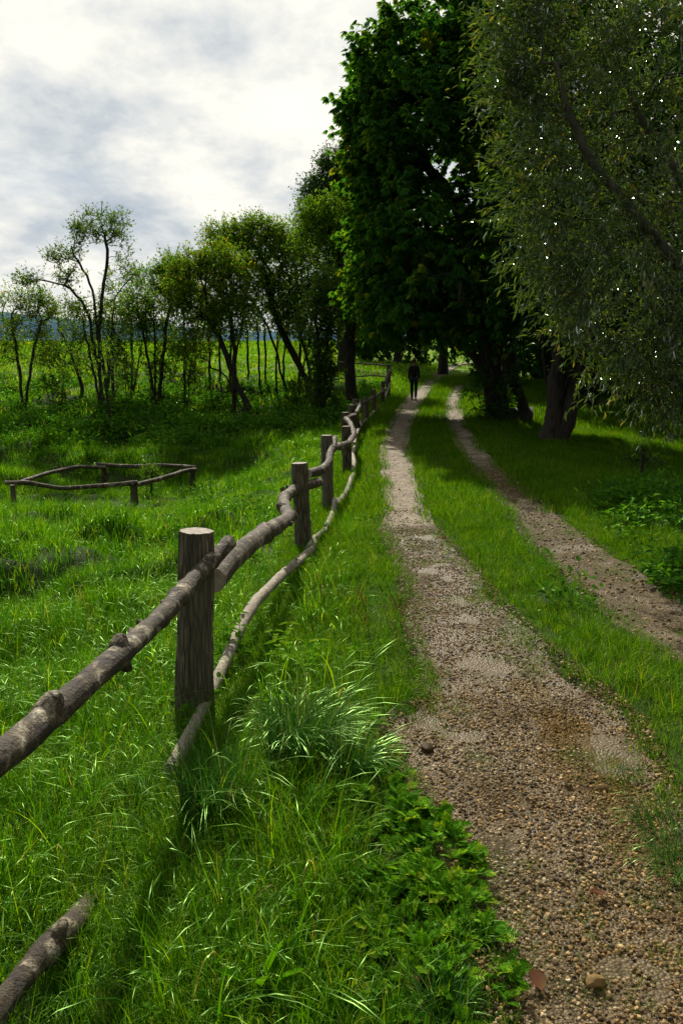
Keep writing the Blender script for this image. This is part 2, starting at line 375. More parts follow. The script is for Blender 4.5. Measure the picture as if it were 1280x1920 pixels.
def water_mat():
    m, k = newmat('brown_water')
    g = k.a('ShaderNodeNewGeometry').outputs['Position']
    bp = bump(k, k.noise(g, 30, 3, .5), .12, .01)
    t = k.a('ShaderNodeBsdfTransparent', i={0: (.93, .88, .78, 1)}).outputs[0]
    gl = k.a('ShaderNodeBsdfGlossy', i={0: (1, 1, 1, 1), 1: .04, 'Normal': bp}).outputs[0]
    fr = k.a('ShaderNodeFresnel', i={0: 1.33, 'Normal': bp}).outputs[0]
    fr = k.math('MULTIPLY', fr, k.math('SUBTRACT', 1.0, k.a('ShaderNodeNewGeometry').outputs['Backfacing']))
    finish(k, k.a('ShaderNodeMixShader', i={0: fr, 1: t, 2: gl}).outputs[0]); return m
M['water'] = water_mat()
def flat_mat(name, c, rough=.8, var=.3, scale=12):
    m, k = newmat(name)
    tcn = k.a('ShaderNodeTexCoord').outputs['Object']
    n = k.noise(tcn, scale, 5, .6)
    col = k.ramp(n, [(.3, tuple(x * (1 - var) for x in c)), (.7, tuple(min(1, x * (1 + var)) for x in c))])
    finish(k, princ(k, col, rough, bump(k, n, .3, .01), .3)); return m
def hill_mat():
    m, k = newmat('haze_tinted_hill'); g = k.a('ShaderNodeNewGeometry').outputs['Position']
    col = k.ramp(k.noise(g, .03, 6, .7), [(.3, (.05, .10, .15)), (.7, (.09, .15, .20))])  # blue of the distant haze is painted into the woodland colour
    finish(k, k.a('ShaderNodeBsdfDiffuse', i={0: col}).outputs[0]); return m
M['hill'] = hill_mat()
M['coat'] = flat_mat('black_jacket', (.010, .010, .012), .8)
M['jeans'] = flat_mat('dark_jeans', (.018, .025, .042), .9)
M['shoe'] = flat_mat('shoe', (.03, .026, .024), .6)
M['skin'] = flat_mat('skin', (.36, .20, .14), .6, .08)
M['hair'] = flat_mat('hair', (.05, .028, .015), .6, .4, 60)
M['deadleaf'] = leaf_mat('dead_leaf', [(0, (.09, .035, .02)), (1, (.20, .085, .05))], .25, .03, .5, (1, .9, .6))

# ------------------------------------------------------------------ tubes
def tube(mb, pts, rad, sides=8, tint=.5, mat=0, wob=0.0, caps=None, seed=0, ridge=0.0):
    pts = np.asarray(pts, float); n = len(pts); rad = np.broadcast_to(np.asarray(rad, float), (n,))
    tan = np.gradient(pts, axis=0); tan = nrm(tan)
    ref = np.array([0, 0, 1.0]) if abs(tan[0][2]) < .8 else np.array([1.0, 0, 0])
    us = []; u = nrm(np.cross(tan[0], ref))
    for i in range(n):
        u = u - tan[i] * np.dot(u, tan[i]); u = nrm(u); us.append(u)
    us = np.array(us); vs = np.cross(tan, us)
    a = np.linspace(0, 2 * np.pi, sides, endpoint=False)
    r = rad[:, None] * np.ones(sides)
    if wob:
        A = a[None, :] + 0 * r; L = np.cumsum(np.r_[0, np.linalg.norm(np.diff(pts, axis=0), axis=1)])[:, None] + 0 * r
        r = r * (1 + wob * (2 * fbm(np.cos(A) * 1.6 + 5 + seed * 3.1, np.sin(A) * 1.6 + L * 3 / max(rad.max() * 10, .3), seed, 3) - 1))
    if ridge:
        A = a[None, :] + 0 * r; L = np.cumsum(np.r_[0, np.linalg.norm(np.diff(pts, axis=0), axis=1)])[:, None] + 0 * r
        q_ = fbm(np.cos(A) * 6 + 20 + seed, np.sin(A) * 6 + L * .8, seed + 5, 2) + .6 * fbm(A * 5.1, L * 3.2, seed + 9, 2) * np.minimum(1, np.minimum(A, 6.283 - A) * 3)
        r = r * (1 + ridge * (q_ - .8))
    v = pts[:, None, :] + r[..., None] * (np.cos(a)[None, :, None] * us[:, None, :] + np.sin(a)[None, :, None] * vs[:, None, :])
    i = np.arange(n - 1)[:, None] * sides; j = np.arange(sides)[None, :]; j2 = (j + 1) % sides
    f = np.stack([i + j, i + j2, i + sides + j2, i + sides + j], -1).reshape(-1, 4)
    mb.add(v.reshape(-1, 3), f, tint, mat)
    if caps is not None:
        for end in (0, n - 1):
            ring = v[end]; c = pts[end] + tan[end] * (0 if end == 0 else 0) ; rr = np.vstack([ring, c[None] ])
            k = np.arange(sides); kk = (k + 1) % sides
            ff = np.stack([np.full(sides, sides), kk, k] if end == 0 else [np.full(sides, sides), k, kk], -1)
            mb.add(rr, ff, tint, caps, smooth=False)

def resample(pts, step, jit=0.0, r=None):
    pts = np.asarray(pts, float); seg = np.linalg.norm(np.diff(pts, axis=0), axis=1); L = np.r_[0, np.cumsum(seg)]
    n = max(2, int(L[-1] / step) + 1); t = np.linspace(0, L[-1], n)
    out = np.stack([np.interp(t, L, pts[:, i]) for i in range(3)], 1)
    # smooth once, keep the ends
    if n > 4:
        for _ in range(2): out[1:-1] = .25 * out[:-2] + .5 * out[1:-1] + .25 * out[2:]
    if jit: out[1:-1] += rng.normal(0, jit, (n - 2, 3))
    return (out, np.interp(t, L, r)) if r is not None else out

# ------------------------------------------------------------------ leaves
def leaves(mb, pos, dirv, nor, ln, wd, tint, fold=.25, droop=.15, mat=0):
    """six-vertex leaves folded at the midrib"""
    N = len(pos); dirv = nrm(dirv); side = nrm(np.cross(dirv, nor)); nn = np.cross(side, dirv)
    ln = np.broadcast_to(ln, (N,))[:, None]; wd = np.broadcast_to(wd, (N,))[:, None]
    b = pos; tip = pos + dirv * ln - nn * ln * droop
    def pt(t, s): return pos + dirv * ln * t - nn * ln * droop * t * t + side * wd * s * .5 + nn * wd * abs(s) * fold * .5
    V = np.stack([b, pt(.32, 1), pt(.68, .8), tip, pt(.68, -.8), pt(.32, -1)], 1).reshape(-1, 3)
    k = np.arange(N)[:, None] * 6
    f = np.concatenate([k + np.array([[0, 1, 2, 3]]), k + np.array([[0, 3, 4, 5]])])
    mb.add(V, f, np.repeat(tint, 6), mat, smooth=False)

def randdir(n): return nrm(rng.normal(size=(n, 3)))

def make_tree(name, label, cat, trunks, lobes, leafmat, barkmat, n_cl, leaf_len=.09, leaf_w=.5, per=60, twigs=6, twig_len=.5,
              palmate=False, r_trunk=.12, up=.25, droop=0.0, group=None, step=.35, tintbias=0.0, spread=.8, shell=.0, anchors=None, origin=None, tip_r=.006):
    """trunks: list of polylines in world space; lobes: (centre, radii, weight)"""
    if group == G1 or name in ('pale_tree',): n_cl = int(n_cl * 2.9); leaf_len *= 1.3; twig_len *= 1.05; per = int(per * .62); lobes = [(c_, tuple(np.array(r_) * 1.13), w_) for c_, r_, w_ in lobes]
    if name == 'tall_sparse_tree': n_cl = int(n_cl * .8)
    if name == 'wood_tree': n_cl = int(n_cl * 1.4); leaf_len *= 1.2
    org = np.array(origin if origin is not None else trunks[0][0], float)
    root = empty(name, tuple(org), label, cat, group)
    nodes = []; par = []
    for tr in trunks:
        p = resample(tr, step, step * .07)
        start = len(nodes)
        if start:
            d = np.linalg.norm(np.array(nodes) - p[0], axis=1); pj = int(d.argmin())
        for i, q in enumerate(p):
            nodes.append(q); par.append((-1 if not start else pj) if i == 0 else len(nodes) - 2)
    ntr = len(nodes)
    wts = np.array([l[2] for l in lobes], float); wts /= wts.sum()
    which = rng.choice(len(lobes), n_cl, p=wts)
    cl = []
    for wi in which:
        c, r, _ = lobes[wi]
        d = randdir(1)[0]; rad = rng.uniform(0, 1) ** (1 / 3.0)
        rad = shell + (1 - shell) * rad
        cl.append(np.array(c) + d * rad * np.array(r))
    cl = np.array(cl)
    dmin = np.linalg.norm(cl[:, None] - np.array(nodes)[None], axis=2).min(1)
    order = np.argsort(dmin)
    cnt_tip = []
    for ci in order:
        c = cl[ci]; P = np.array(nodes); dv = c - P; d = np.linalg.norm(dv, axis=1)
        pen = np.maximum(0, P[:, 2] - c[2]) * .8
        low = np.arange(len(P)) < max(2, int(ntr * .12))
        j = int((d + pen + low * 3).argmin())
        L = d[j]; n = max(2, int(L / step) + 1)
        ts = np.linspace(0, 1, n + 1)[1:]
        mid = P[j] * .5 + c * .5 + np.array([0, 0, up * L]) + rng.normal(0, .06 * L, 3)
        prev = j
        for t in ts:
            q = P[j] * (1 - t) ** 2 + 2 * mid * t * (1 - t) + c * t * t
            if t < 1: q = q + rng.normal(0, .05 * step, 3)
            nodes.append(q); par.append(prev); prev = len(nodes) - 1
        cnt_tip.append(prev)
    P = np.array(nodes); par = np.array(par); cnt = np.zeros(len(P))
    for t in cnt_tip: cnt[t] += 1
    for i in range(len(P) - 1, -1, -1):
        if par[i] >= 0: cnt[par[i]] += cnt[i]
    cnt = np.maximum(cnt, 1); rad = tip_r * cnt ** .5
    sc = r_trunk / max(rad[0], 1e-6)
    rad = np.maximum(tip_r, rad * (1 + (sc - 1) * np.clip(cnt / cnt.max() * 1.3, 0, 1) ** .9))
    rad[:ntr] = np.maximum(rad[:ntr], r_trunk * .25 * (1 - np.linspace(0, .8, ntr)) if len(trunks) == 1 else tip_r)
    # chains: follow the thickest child
    kids = {}
    for i, p in enumerate(par): kids.setdefault(int(p), []).append(i)
    mbw = MB(); mbb = MB()
    stack = [(k, None) for k in kids.get(-1, [])]
    first = True
    while stack:
        s, p0 = stack.pop(); chain = [s] if p0 is None else [p0, s]
        while True:
            ks = kids.get(chain[-1], [])
            if not ks: break
            ks = sorted(ks, key=lambda q: -cnt[q])
            for o in ks[1:]: stack.append((o, chain[-1]))
            chain.append(ks[0])
        rr = rad[chain].copy()
        if p0 is not None: rr[0] = rr[1]
        sides = 12 if rr.max() > .1 else (7 if rr.max() > .03 else (5 if rr.max() > .012 else 4))
        cp = P[chain].copy()
        if first:
            rr[:1] *= 1.45; rr[1:2] *= 1.12 if len(rr) > 2 else 1; cp[0, 2] -= .15
        tube(mbw if first else mbb, cp, rr, sides, wob=.25 if first else .1, seed=len(chain)); first = False
    if mbb.n == 0: pass
    # twigs and leaves
    tips = P[cnt_tip]; cen = np.average([l[0] for l in lobes], axis=0, weights=wts)
    mbl = MB(); lp = []; ld = []; li = []
    for q in tips:
        out = nrm(q - cen); clt = rng.normal(0, .13 if name in ('willow_tree', 'chestnut_tree') else .06)
        for _ in range(twigs):
            d = nrm(randdir(1)[0] * spread + out * .5 + np.array([0, 0, .25 - droop]))
            L = twig_len * rng.uniform(.5, 1.2); m = max(2, per // twigs)
            bendv = np.array([0, 0, -droop * L * .8]) + rng.normal(0, .08 * L, 3)
            tpt = np.array([q, q + d * L * .5 + bendv * .25, q + d * L + bendv])
            tube(mbb, tpt, [tip_r * .7, tip_r * .5, tip_r * .25], 3)
            t = rng.uniform(.08, 1.05, m)[:, None]
            pp = q + d * L * t + bendv * t * t
            dd = nrm(d + 2 * bendv * t / max(L, .01)) + randdir(m) * .9
            lp.append(pp + rng.normal(0, .03 * twig_len, pp.shape)); ld.append(dd); li.append(np.full(m, rng.normal(0, .1) + clt))
    lp = np.concatenate(lp); ld = np.concatenate(ld); li = np.concatenate(li); N = len(lp)
    # keep the leaves off the ground
    up_v = nrm(np.array([0, 0, 1.0]) + randdir(N) * .7)
    tint = np.clip(rng.beta(2, 2.4, N) + li + tintbias, 0, 1)
    ll = leaf_len * rng.uniform(.65, 1.25, N)
    if palmate:
        ldir = nrm(ld * np.array([1, 1, .35]) + np.array([0, 0, -.25]))
        sd = nrm(np.cross(ldir, up_v)); out_t = np.linspace(-1.15, 1.15, 5)
        for a in out_t:
            da = nrm(ldir * math.cos(a) + sd * math.sin(a) + np.array([0, 0, -.35]))
            l2 = ll * (1 - .28 * abs(a) / 1.15)
            leaves(mbl, lp, da, up_v, l2, l2 * leaf_w, tint, .2, .3)
    else:
        ld = nrm(ld + np.array([0, 0, -.25 - droop * .5]))
        leaves(mbl, lp, ld, up_v, ll, ll * leaf_w, tint, .3, .2)
    link('trunk', mbw.mesh(name + '_trunk', org), barkmat, root).location = (0, 0, 0)
    if mbb.n: link('branches', mbb.mesh(name + '_branches', org), barkmat, root).location = (0, 0, 0)
    link('crown', mbl.mesh(name + '_crown', org), leafmat, root).location = (0, 0, 0)
    return root

# ------------------------------------------------------------------ ground sheet
def grid_axis(pairs):
    out = []
    for a, b, s in pairs: out.append(np.arange(a, b, s))
    return np.concatenate(out + [[pairs[-1][1]]])
gx = grid_axis([(-1500, -300, 100), (-300, -60, 12), (-60, -20, 1.2), (-20, -6, .25), (-6, 8, .09), (8, 25, .4), (25, 80, 2.5), (80, 300, 20), (300, 1500, 120)])
gy = grid_axis([(-60, -6, 6), (-6, 1, .5), (1, 14, .09), (14, 40, .22), (40, 90, .8), (90, 260, 5), (260, 700, 40), (700, 3500, 350)])
GX, GY = np.meshgrid(gx, gy); GZ = height(GX, GY)
ny, nx = GX.shape
V = np.stack([GX, GY, GZ], -1).reshape(-1, 3)
ii = (np.arange(ny - 1)[:, None] * nx + np.arange(nx - 1)[None, :]).ravel()
mb = MB(); mb.add(V, np.stack([ii, ii + 1, ii + nx + 1, ii + nx], -1), sstep((V[:, 1] - 36) / 30))
tag(link('ground', mb.mesh('ground'), M['soil']), kind='structure')

def strip(name, fl, fr, y0, y1, label, wetf):
    ys = [y0]
    while ys[-1] < y1: ys.append(ys[-1] + max(.05, ys[-1] * .012))
    ys = np.array(ys); u = np.linspace(0, 1, 26)
    l = fl(ys) - .06 + (fbm(ys * 2.1, ys * 0 + 3, 31, 4) - .5) * .28 * np.clip(6 / ys, .3, 1)
    r = fr(ys) + .06 + (fbm(ys * 2.1, ys * 0 + 9, 37, 4) - .5) * .28 * np.clip(6 / ys, .3, 1)
    X = l[:, None] + (r - l)[:, None] * u[None]; Y = ys[:, None] + 0 * X
    Z = height(X, Y) + .012 + .0012 * Y
    # the sheet's rims dip under the turf
    rim = np.minimum(u, 1 - u); Z = Z - (.03 + .001 * Y) * (rim < .02)[None]
    mb = MB(); n1, n2 = X.shape
    k = (np.arange(n1 - 1)[:, None] * n2 + np.arange(n2 - 1)[None]).ravel()
    mb.add(np.stack([X, Y, Z], -1).reshape(-1, 3), np.stack([k, k + 1, k + n2 + 1, k + n2], -1), wetf(X, Y).ravel())
    return tag(link(name, mb.mesh(name), M['track']), label, None, None, 'structure')
strip('path', ltl, ltr, .2, 78, 'left wheel track of gravel and pale dry earth', lambda X, Y: 1 - sstep((Y - 9.0) / 1.2))
strip('path', rtl, rtr, .2, RT_END + 3, 'right wheel track, narrower and darker', lambda X, Y: np.where(Y < 9, .8, .55) - .2 * sstep((Y - 14) / 4))

# distant hills
mb = MB(); xs = np.linspace(-2600, 2200, 240)
for dist, amp, off in ((2600, 120, 110), (1800, 60, 50)):
    ridge = off + amp * (fbm(xs / 700 + dist, xs * 0, 3, 5) - .15) * np.clip((-250 - xs) / 900, .04, 1)
    rows = []
    for k_, (dy, hz) in enumerate(((-300, -30), (-150, .45), (0, 1), (260, .4), (500, -.5))):
        rows.append(np.stack([xs, dist + dy + 0 * xs, (ridge * hz if k_ else 0 * xs - 30) + 6 * fbm(xs / 25, xs * 0 + k_, 7, 3)], -1))
    A = np.array(rows); n1, n2 = A.shape[:2]
    k = (np.arange(n1 - 1)[:, None] * n2 + np.arange(n2 - 1)[None]).ravel()
    mb.add(A.reshape(-1, 3), np.stack([k, k + 1, k + n2 + 1, k + n2], -1))
tag(link('hills', mb.mesh('hills'), M['hill']), kind='structure')

# ------------------------------------------------------------------ prototypes for scattered stuff (kept out of the scene)
def proto_col(name, meshes, mat):
    c = bpy.data.collections.new(name)
    for i, me in enumerate(meshes):
        for m in (mat if isinstance(mat, (list, tuple)) else [mat]): me.materials.append(m)
        o = bpy.data.objects.new('%s_%02d' % (name, i), me); c.objects.link(o)
    return c
def blades(n, radius, hmin, hmax, width, bend, segs=4, lean=(0, 0), dry=.05, flop=0.0):
    a = rng.uniform(0, 2 * np.pi, n); r = radius * np.sqrt(rng.uniform(0, 1, n))
    b = np.stack([r * np.cos(a), r * np.sin(a), np.full(n, -.02)], -1)
    az = a + rng.normal(0, 1.1, n); L = rng.uniform(hmin, hmax, n) * rng.uniform(.8, 1.1, n)
    bd = np.abs(rng.normal(bend, bend * .5, n)) + flop * (rng.uniform(0, 1, n) < .25)
    d = np.stack([np.cos(az) + lean[0], np.sin(az) + lean[1], 0 * az], -1)
    tw = az + np.pi / 2 + rng.normal(0, .5, n); side = np.stack([np.cos(tw), np.sin(tw), 0 * tw], -1)
    wd = width * rng.uniform(.6, 1.3, n)
    V = []; ts = np.linspace(0, 1, segs + 1)
    th0 = rng.uniform(.02, .25, n)                    # angle off vertical grows along the blade
    p = b.copy(); rows = []
    for i, t in enumerate(ts):
        rows.append((p.copy(), wd * (1 - t ** 1.6) * .5 * (1 if i < segs else 0)))
        th = np.minimum(th0 + bd * (t + .5 / segs) ** 1.5 * 1.7, 2.5)
        p = p + (d * np.sin(th)[:, None] + np.array([0, 0, 1.0]) * np.cos(th)[:, None]) * (L / segs)[:, None]
    for i, (q, wv) in enumerate(rows):
        if i < segs: V += [q - side * wv[:, None], q + side * wv[:, None]]
        else: V += [q]
    V = np.stack(V, 1); nv = V.shape[1]
    tint = np.clip(rng.beta(2.2, 2.6, n) * .85, 0, 1); tint[rng.uniform(0, 1, n) < dry] = 1.0
    k = np.arange(n)[:, None] * nv
    quads = np.concatenate([k + np.array([[2 * i, 2 * i + 1, 2 * i + 3, 2 * i + 2]]) for i in range(segs - 1)]) if segs > 1 else None
    tri = k + np.array([[2 * segs - 2, 2 * segs - 1, 2 * segs]])
    return V.reshape(-1, 3), quads, tri, np.repeat(tint, nv)
def clump(name, *a, **k):
    m = MB(); v, q, t, ti = blades(*a, **k); m.add(v, np.concatenate([q]), ti); 
    m.v.append(np.zeros((0, 3))); m.t.append(np.zeros(0)); m.f.append(t); m.m.append(np.zeros(len(t))); m.sm.append(np.ones(len(t), bool))
    return m.mesh(name)
def clump_into(m, off, *a, **k):
    v, q, t, ti = blades(*a, **k); n0 = m.n; m.add(v + np.array(off), q, ti)
    m.f.append(t + n0); m.m.append(np.zeros(len(t))); m.sm.append(np.ones(len(t), bool))

tall = proto_col('tall_grass_tuft', [clump('tt', 26, .10, .18, .46, .0068, b_, 5, (.25, -.1), dr, .6) for b_, dr in ((.35, .02), (.6, .03), (.8, .03), (1.1, .05), (.5, .02), (1.4, .05))], M['grass'])
arch = proto_col('arching_tuft', [clump('at', 16, .10, .32, .62, .0055, b_, 7, ln, .015, .5) for b_, ln in ((.9, (.3, -.3)), (1.2, (.4, 0)), (1.0, (-.3, -.2)), (1.4, (.2, .2)))], M['grass'])
mid = proto_col('mid_grass_tuft', [clump('mt', 24, .16, .18, .42, .010, b_, 3, (.2, -.1), .05, .4) for b_ in (.4, .6, .8, 1.0)], M['grass'])
farg = proto_col('far_grass_tuft', [clump('ft', 22, .55, .2, .5, .035, b_, 2, (.2, 0), .06, .3) for b_ in (.4, .7, .9)], M['grass'])
short = proto_col('short_grass_tuft', [clump('st', 26, .07, .04, .13, .0036, b_, 3, (0, 0), .05, .2) for b_ in (.35, .55, .8)], M['lawn'])
shortm = proto_col('short_grass_mid', [clump('sm', 26, .13, .05, .16, .007, b_, 2, (0, 0), .05, .2) for b_ in (.35, .6, .9)], M['lawn'])
longt = proto_col('long_verge_tuft', [clump('lv', 26, .08, .12, .28, .004, b_, 4, (0, 0), .06, .4) for b_ in (.5, .7, 1.0)], M['lawn'])

def forb_mesh(name, n, size, pinnate, spread=.03):
    m = MB()
    for _ in range(n):
        az = rng.uniform(0, 2 * np.pi); el = rng.uniform(.25, 1.2); L = size * rng.uniform(.7, 1.2)
        d = np.array([math.cos(az) * math.cos(el), math.sin(az) * math.cos(el), math.sin(el)])
        ts = np.linspace(.15, 1, 9) if pinnate else np.array([1.0])
        p0 = np.array([rng.normal(0, spread), rng.normal(0, spread), abs(rng.normal(0, spread * .9)) if spread > .05 else 0])
        pt = lambda t: p0 + d * L * t + np.array([0, 0, -.35 * L * t * t])
        tube(m, [pt(0), pt(.5), pt(1)], [.0015, .0012, .0006], 3, .5)
        tin = rng.beta(2, 2)
        side = nrm(np.cross(d, [0, 0, 1.0]))
        if pinnate:
            P_ = []; D_ = []; LL = []
            for t in ts:
                for s in (-1, 1):
                    P_.append(pt(t)); D_.append(side * s + d * .6); LL.append(size * .33 * math.sin(min(1, t + .15) * 2.4))
            P_.append(pt(1)); D_.append(d); LL.append(size * .25)
            P_ = np.array(P_); N = len(P_)
            leaves(m, P_, np.array(D_), nrm(np.array([[0, 0, 1.0]]) + randdir(N) * .25), np.maximum(LL, .012), np.maximum(LL, .012) * .42, np.full(N, tin) + rng.normal(0, .08, N), .15, .15)
        else:
            P_ = np.array([pt(1)]); leaves(m, P_, np.array([d * .8 - np.array([0, 0, .3])]), np.array([[0, 0, 1.0]]) + randdir(1) * .2, size * .8, size * .45, np.array([tin]), .25, .3)
    return m.mesh(name)
silver = proto_col('silverweed', [forb_mesh('sv', 9, .15, True) for _ in range(3)], M['forb'])
broad = proto_col('broad_weed', [forb_mesh('bw', 8, .065, False) for _ in range(3)], M['forb'])
underc = proto_col('bramble_clump', [forb_mesh('uc', 60, .14, False, .14) for _ in range(3)], M['under'])
def seed_mesh():
    m = MB()
    for _ in range(3):
        h = rng.uniform(.38, .6); az = rng.uniform(0, 6.28); d = np.array([math.cos(az), math.sin(az), 0]) * .12
        p = [np.array([0, 0, 0]), d * .4 + [0, 0, h * .6], d * 1.1 + [0, 0, h]]
        tube(m, p, [.0014, .0012, .001], 3, .2)
        N = 26; t = rng.uniform(.78, 1.08, N)[:, None]; pp = p[1] + (p[2] - p[1]) * ((t - .6) / .4)
        leaves(m, pp, nrm(p[2] - p[1]) + randdir(N) * .5, randdir(N), .02, .006, rng.uniform(0, 1, N), .2, 0)
    return m.mesh('sh')
seeds = proto_col('seed_stalk', [seed_mesh() for _ in range(3)], M['seed'])

import bmesh
def rock_mesh(name, sub, seed, flat=.6):
    bm = bmesh.new(); bmesh.ops.create_icosphere(bm, subdivisions=sub, radius=1)
    r = np.random.default_rng(seed); cuts = [(nrm(r.normal(size=3)), r.uniform(.6, .9) if sub < 3 else r.uniform(.75, .95)) for _ in range(9 if sub < 3 else 22)]
    sc = np.array([1, r.uniform(.65, .95), flat * r.uniform(.8, 1.2)])
    for v in bm.verts:
        c = np.array(v.co)
        for n_, d_ in cuts:
            e = float(np.dot(c, n_))
            if e > d_: c = c - n_ * (e - d_)
        v.co = c * sc
    me = bpy.data.meshes.new(name); bm.to_mesh(me); bm.free(); return me
pebs = proto_col('pebble', [rock_mesh('pb', 2, s) for s in range(6)], M['stone'])

def scatter(name, label, pts, col, scale, kind='stuff', sz=None, idx=None, tilt=.12, full_rot=False):
    """one object: points carried by a mesh, one tuft or stone on each"""
    pts = np.asarray(pts); n = len(pts)
    me = bpy.data.meshes.new(name); me.vertices.add(n); me.vertices.foreach_set('co', pts.ravel())
    rot = np.stack([rng.normal(0, tilt, n), rng.normal(0, tilt, n), rng.uniform(0, 6.283, n) if full_rot else rng.normal(0, .9, n)], -1)
    if full_rot: rot[:, :2] = rng.normal(0, .5, (n, 2))
    a = me.attributes.new('rot', 'FLOAT_VECTOR', 'POINT'); a.data.foreach_set('vector', rot.astype(np.float32).ravel())
    sc = np.broadcast_to(scale, (n,)); s3 = np.stack([sc, sc, sc * (sz if sz is not None else 1)], -1)
    a = me.attributes.new('scl', 'FLOAT_VECTOR', 'POINT'); a.data.foreach_set('vector', s3.astype(np.float32).ravel())
    a = me.attributes.new('idx', 'INT', 'POINT'); a.data.foreach_set('value', (rng.integers(0, 1000, n) if idx is None else idx).astype(np.int32))
    o = bpy.data.objects.new(name, me); COL.objects.link(o)
    g = bpy.data.node_groups.new('scatter_' + name, 'GeometryNodeTree')
    g.interface.new_socket('Geometry', in_out='INPUT', socket_type='NodeSocketGeometry')
    g.interface.new_socket('Geometry', in_out='OUTPUT', socket_type='NodeSocketGeometry')
    N = g.nodes; Lk = g.links
    gi = N.new('NodeGroupInput'); go = N.new('NodeGroupOutput')
    ci = N.new('GeometryNodeCollectionInfo'); ci.inputs['Collection'].default_value = col
    ci.inputs['Separate Children'].default_value = True; ci.inputs['Reset Children'].default_value = True
    m2p = N.new('GeometryNodeMeshToPoints')
    ip = N.new('GeometryNodeInstanceOnPoints'); ip.inputs['Pick Instance'].default_value = True
    def attr(nm, ty):
        q = N.new('GeometryNodeInputNamedAttribute'); q.data_type = ty; q.inputs['Name'].default_value = nm
        return [s for s in q.outputs if s.enabled][0]
    Lk.new(gi.outputs[0], m2p.inputs[0]); Lk.new(m2p.outputs[0], ip.inputs['Points']); Lk.new(ci.outputs[0], ip.inputs['Instance'])
    Lk.new(attr('idx', 'INT'), ip.inputs['Instance Index'])
    e2r = N.new('FunctionNodeEulerToRotation'); Lk.new(attr('rot', 'FLOAT_VECTOR'), e2r.inputs[0]); Lk.new(e2r.outputs[0], ip.inputs['Rotation'])
    Lk.new(attr('scl', 'FLOAT_VECTOR'), ip.inputs['Scale'])
    Lk.new(ip.outputs[0], go.inputs[0])
    md = o.modifiers.new('scatter', 'NODES'); md.node_group = g
    tag(o, label, None, None, kind); return o

def cand(density, y0, y1, fov=.56, margin=1.2, xmin=-1e9, xmax=1e9):
    """uniform random points over the wedge the photo (and a step to either side) sees"""
    a = lambda y: fov * y + margin
    area = (a(y0) + a(y1)) * (y1 - y0)
    n = int(area * density); y = rng.uniform(0, 1, n)
    A = fov; B = margin; F0 = A * y0 * y0 / 2 + B * y0; F1 = A * y1 * y1 / 2 + B * y1
    yy = (-B + np.sqrt(B * B + 2 * A * (F0 + y * (F1 - F0)))) / A
    xx = rng.uniform(-1, 1, n) * a(yy)
    k = (xx > xmin) & (xx < xmax); return xx[k], yy[k]
def ground_pts(x, y, dz=0): return np.stack([x, y, height(x, y) + dz], -1)
def sd_tracks(x, y):
    """signed distance-ish to the two wheel tracks, negative inside"""
    jl = (fbm(x * 5, y * 5, 41, 3) - .5) * .22
    a = np.maximum(ltl(y) - x, x - ltr(y)); b = np.maximum(rtl(y) - x, x - rtr(y))
    b = np.where(y > RT_END + 1, 9, b); a = np.where(y > 76, 9, a)
    return np.minimum(a, b) + jl

# ------------------------------------------------------------------ grass
# 1 tall meadow grass left of the fence bank (near)
x, y = cand(95, 1.2, 9, .50, 1.3); u = ltl(y) - x
k = (u > .45 + .35 * fbm(x * 1.5, y * 1.5, 3)) & (sd_tracks(x, y) > .05)
x, y = x[k], y[k]
hs = (.32 + 1.3 * fbm(x * 1.1, y * 1.1, 8)) * interp(ltl(y) - x, [(.3, .5), (1.0, .65), (1.8, .75), (2.6, 1.0)])
nf = np.abs(x - fx(y) - .12); hs = hs * interp(nf, [(0, .55), (.2, .6), (.5, 1)])
scatter('grass', 'long green meadow grass in the foreground around the fence', ground_pts(x, y), tall, hs)
x, y = cand(150, 1.2, 8, .50, 1.3); k = (ltl(y) - x > .4) & (sd_tracks(x, y) > .05); x, y = x[k], y[k]
scatter('grass', 'dense short under layer of the foreground grass', ground_pts(x, y), longt, .7 + .5 * fbm(x * 1.4, y * 1.4, 28))
x, y = cand(20, 1.6, 8, .50, 1.3); u = ltl(y) - x; nf = np.abs(x - fx(y) - .12)
k = (u > .55) & (sd_tracks(x, y) > .25) & (fbm(x * 1.2, y * 1.2, 29) > .38); x, y, nf = x[k], y[k], nf[k]
scatter('grass', 'long arching flattened blades through the foreground grass', ground_pts(x, y), arch, (.75 + .6 * fbm(x * 1.4, y * 1.4, 30)) * interp(nf, [(0, .5), (.4, 1)]))
# 2 mid meadow
x, y = cand(34, 9, 26, .50, 1.5); k = (fx(y) + .9 - x > 0) & (ltl(y) - x > .4); x, y = x[k], y[k]
enc = np.exp(-((x + 6) / 3.4) ** 2 - ((y - 18.6) / 3.0) ** 2)
hs = (.38 + 1.3 * fbm(x * .8, y * 1.0, 12)) * interp(y, [(9, 1.0), (26, 1.15)]) * (1 - .55 * enc) * interp(np.abs(x - fx(y) - .1), [(0, .35), (.3, .5), (.8, 1)])
scatter('grass', 'rough grass of the hollow left of the fence', ground_pts(x, y), mid, hs)
# 3 bank and field behind the trees
x, y = cand(7, 26, 60, .52, 2); k = (fx(y) + 1.0 - x > 0) & (ltl(y) - x > .6); x, y = x[k], y[k]
scatter('grass', 'grass on the bank under the trees', ground_pts(x, y), farg, .5 + .6 * fbm(x * .5, y * .5, 14))
x, y = cand(1.6, 60, 140, .45, 2); k = x < 2; x, y = x[k], y[k]
scatter('grass', 'sunlit meadow grass beyond the trees', ground_pts(x, y), farg, .8 + .9 * fbm(x * .3, y * .3, 15))
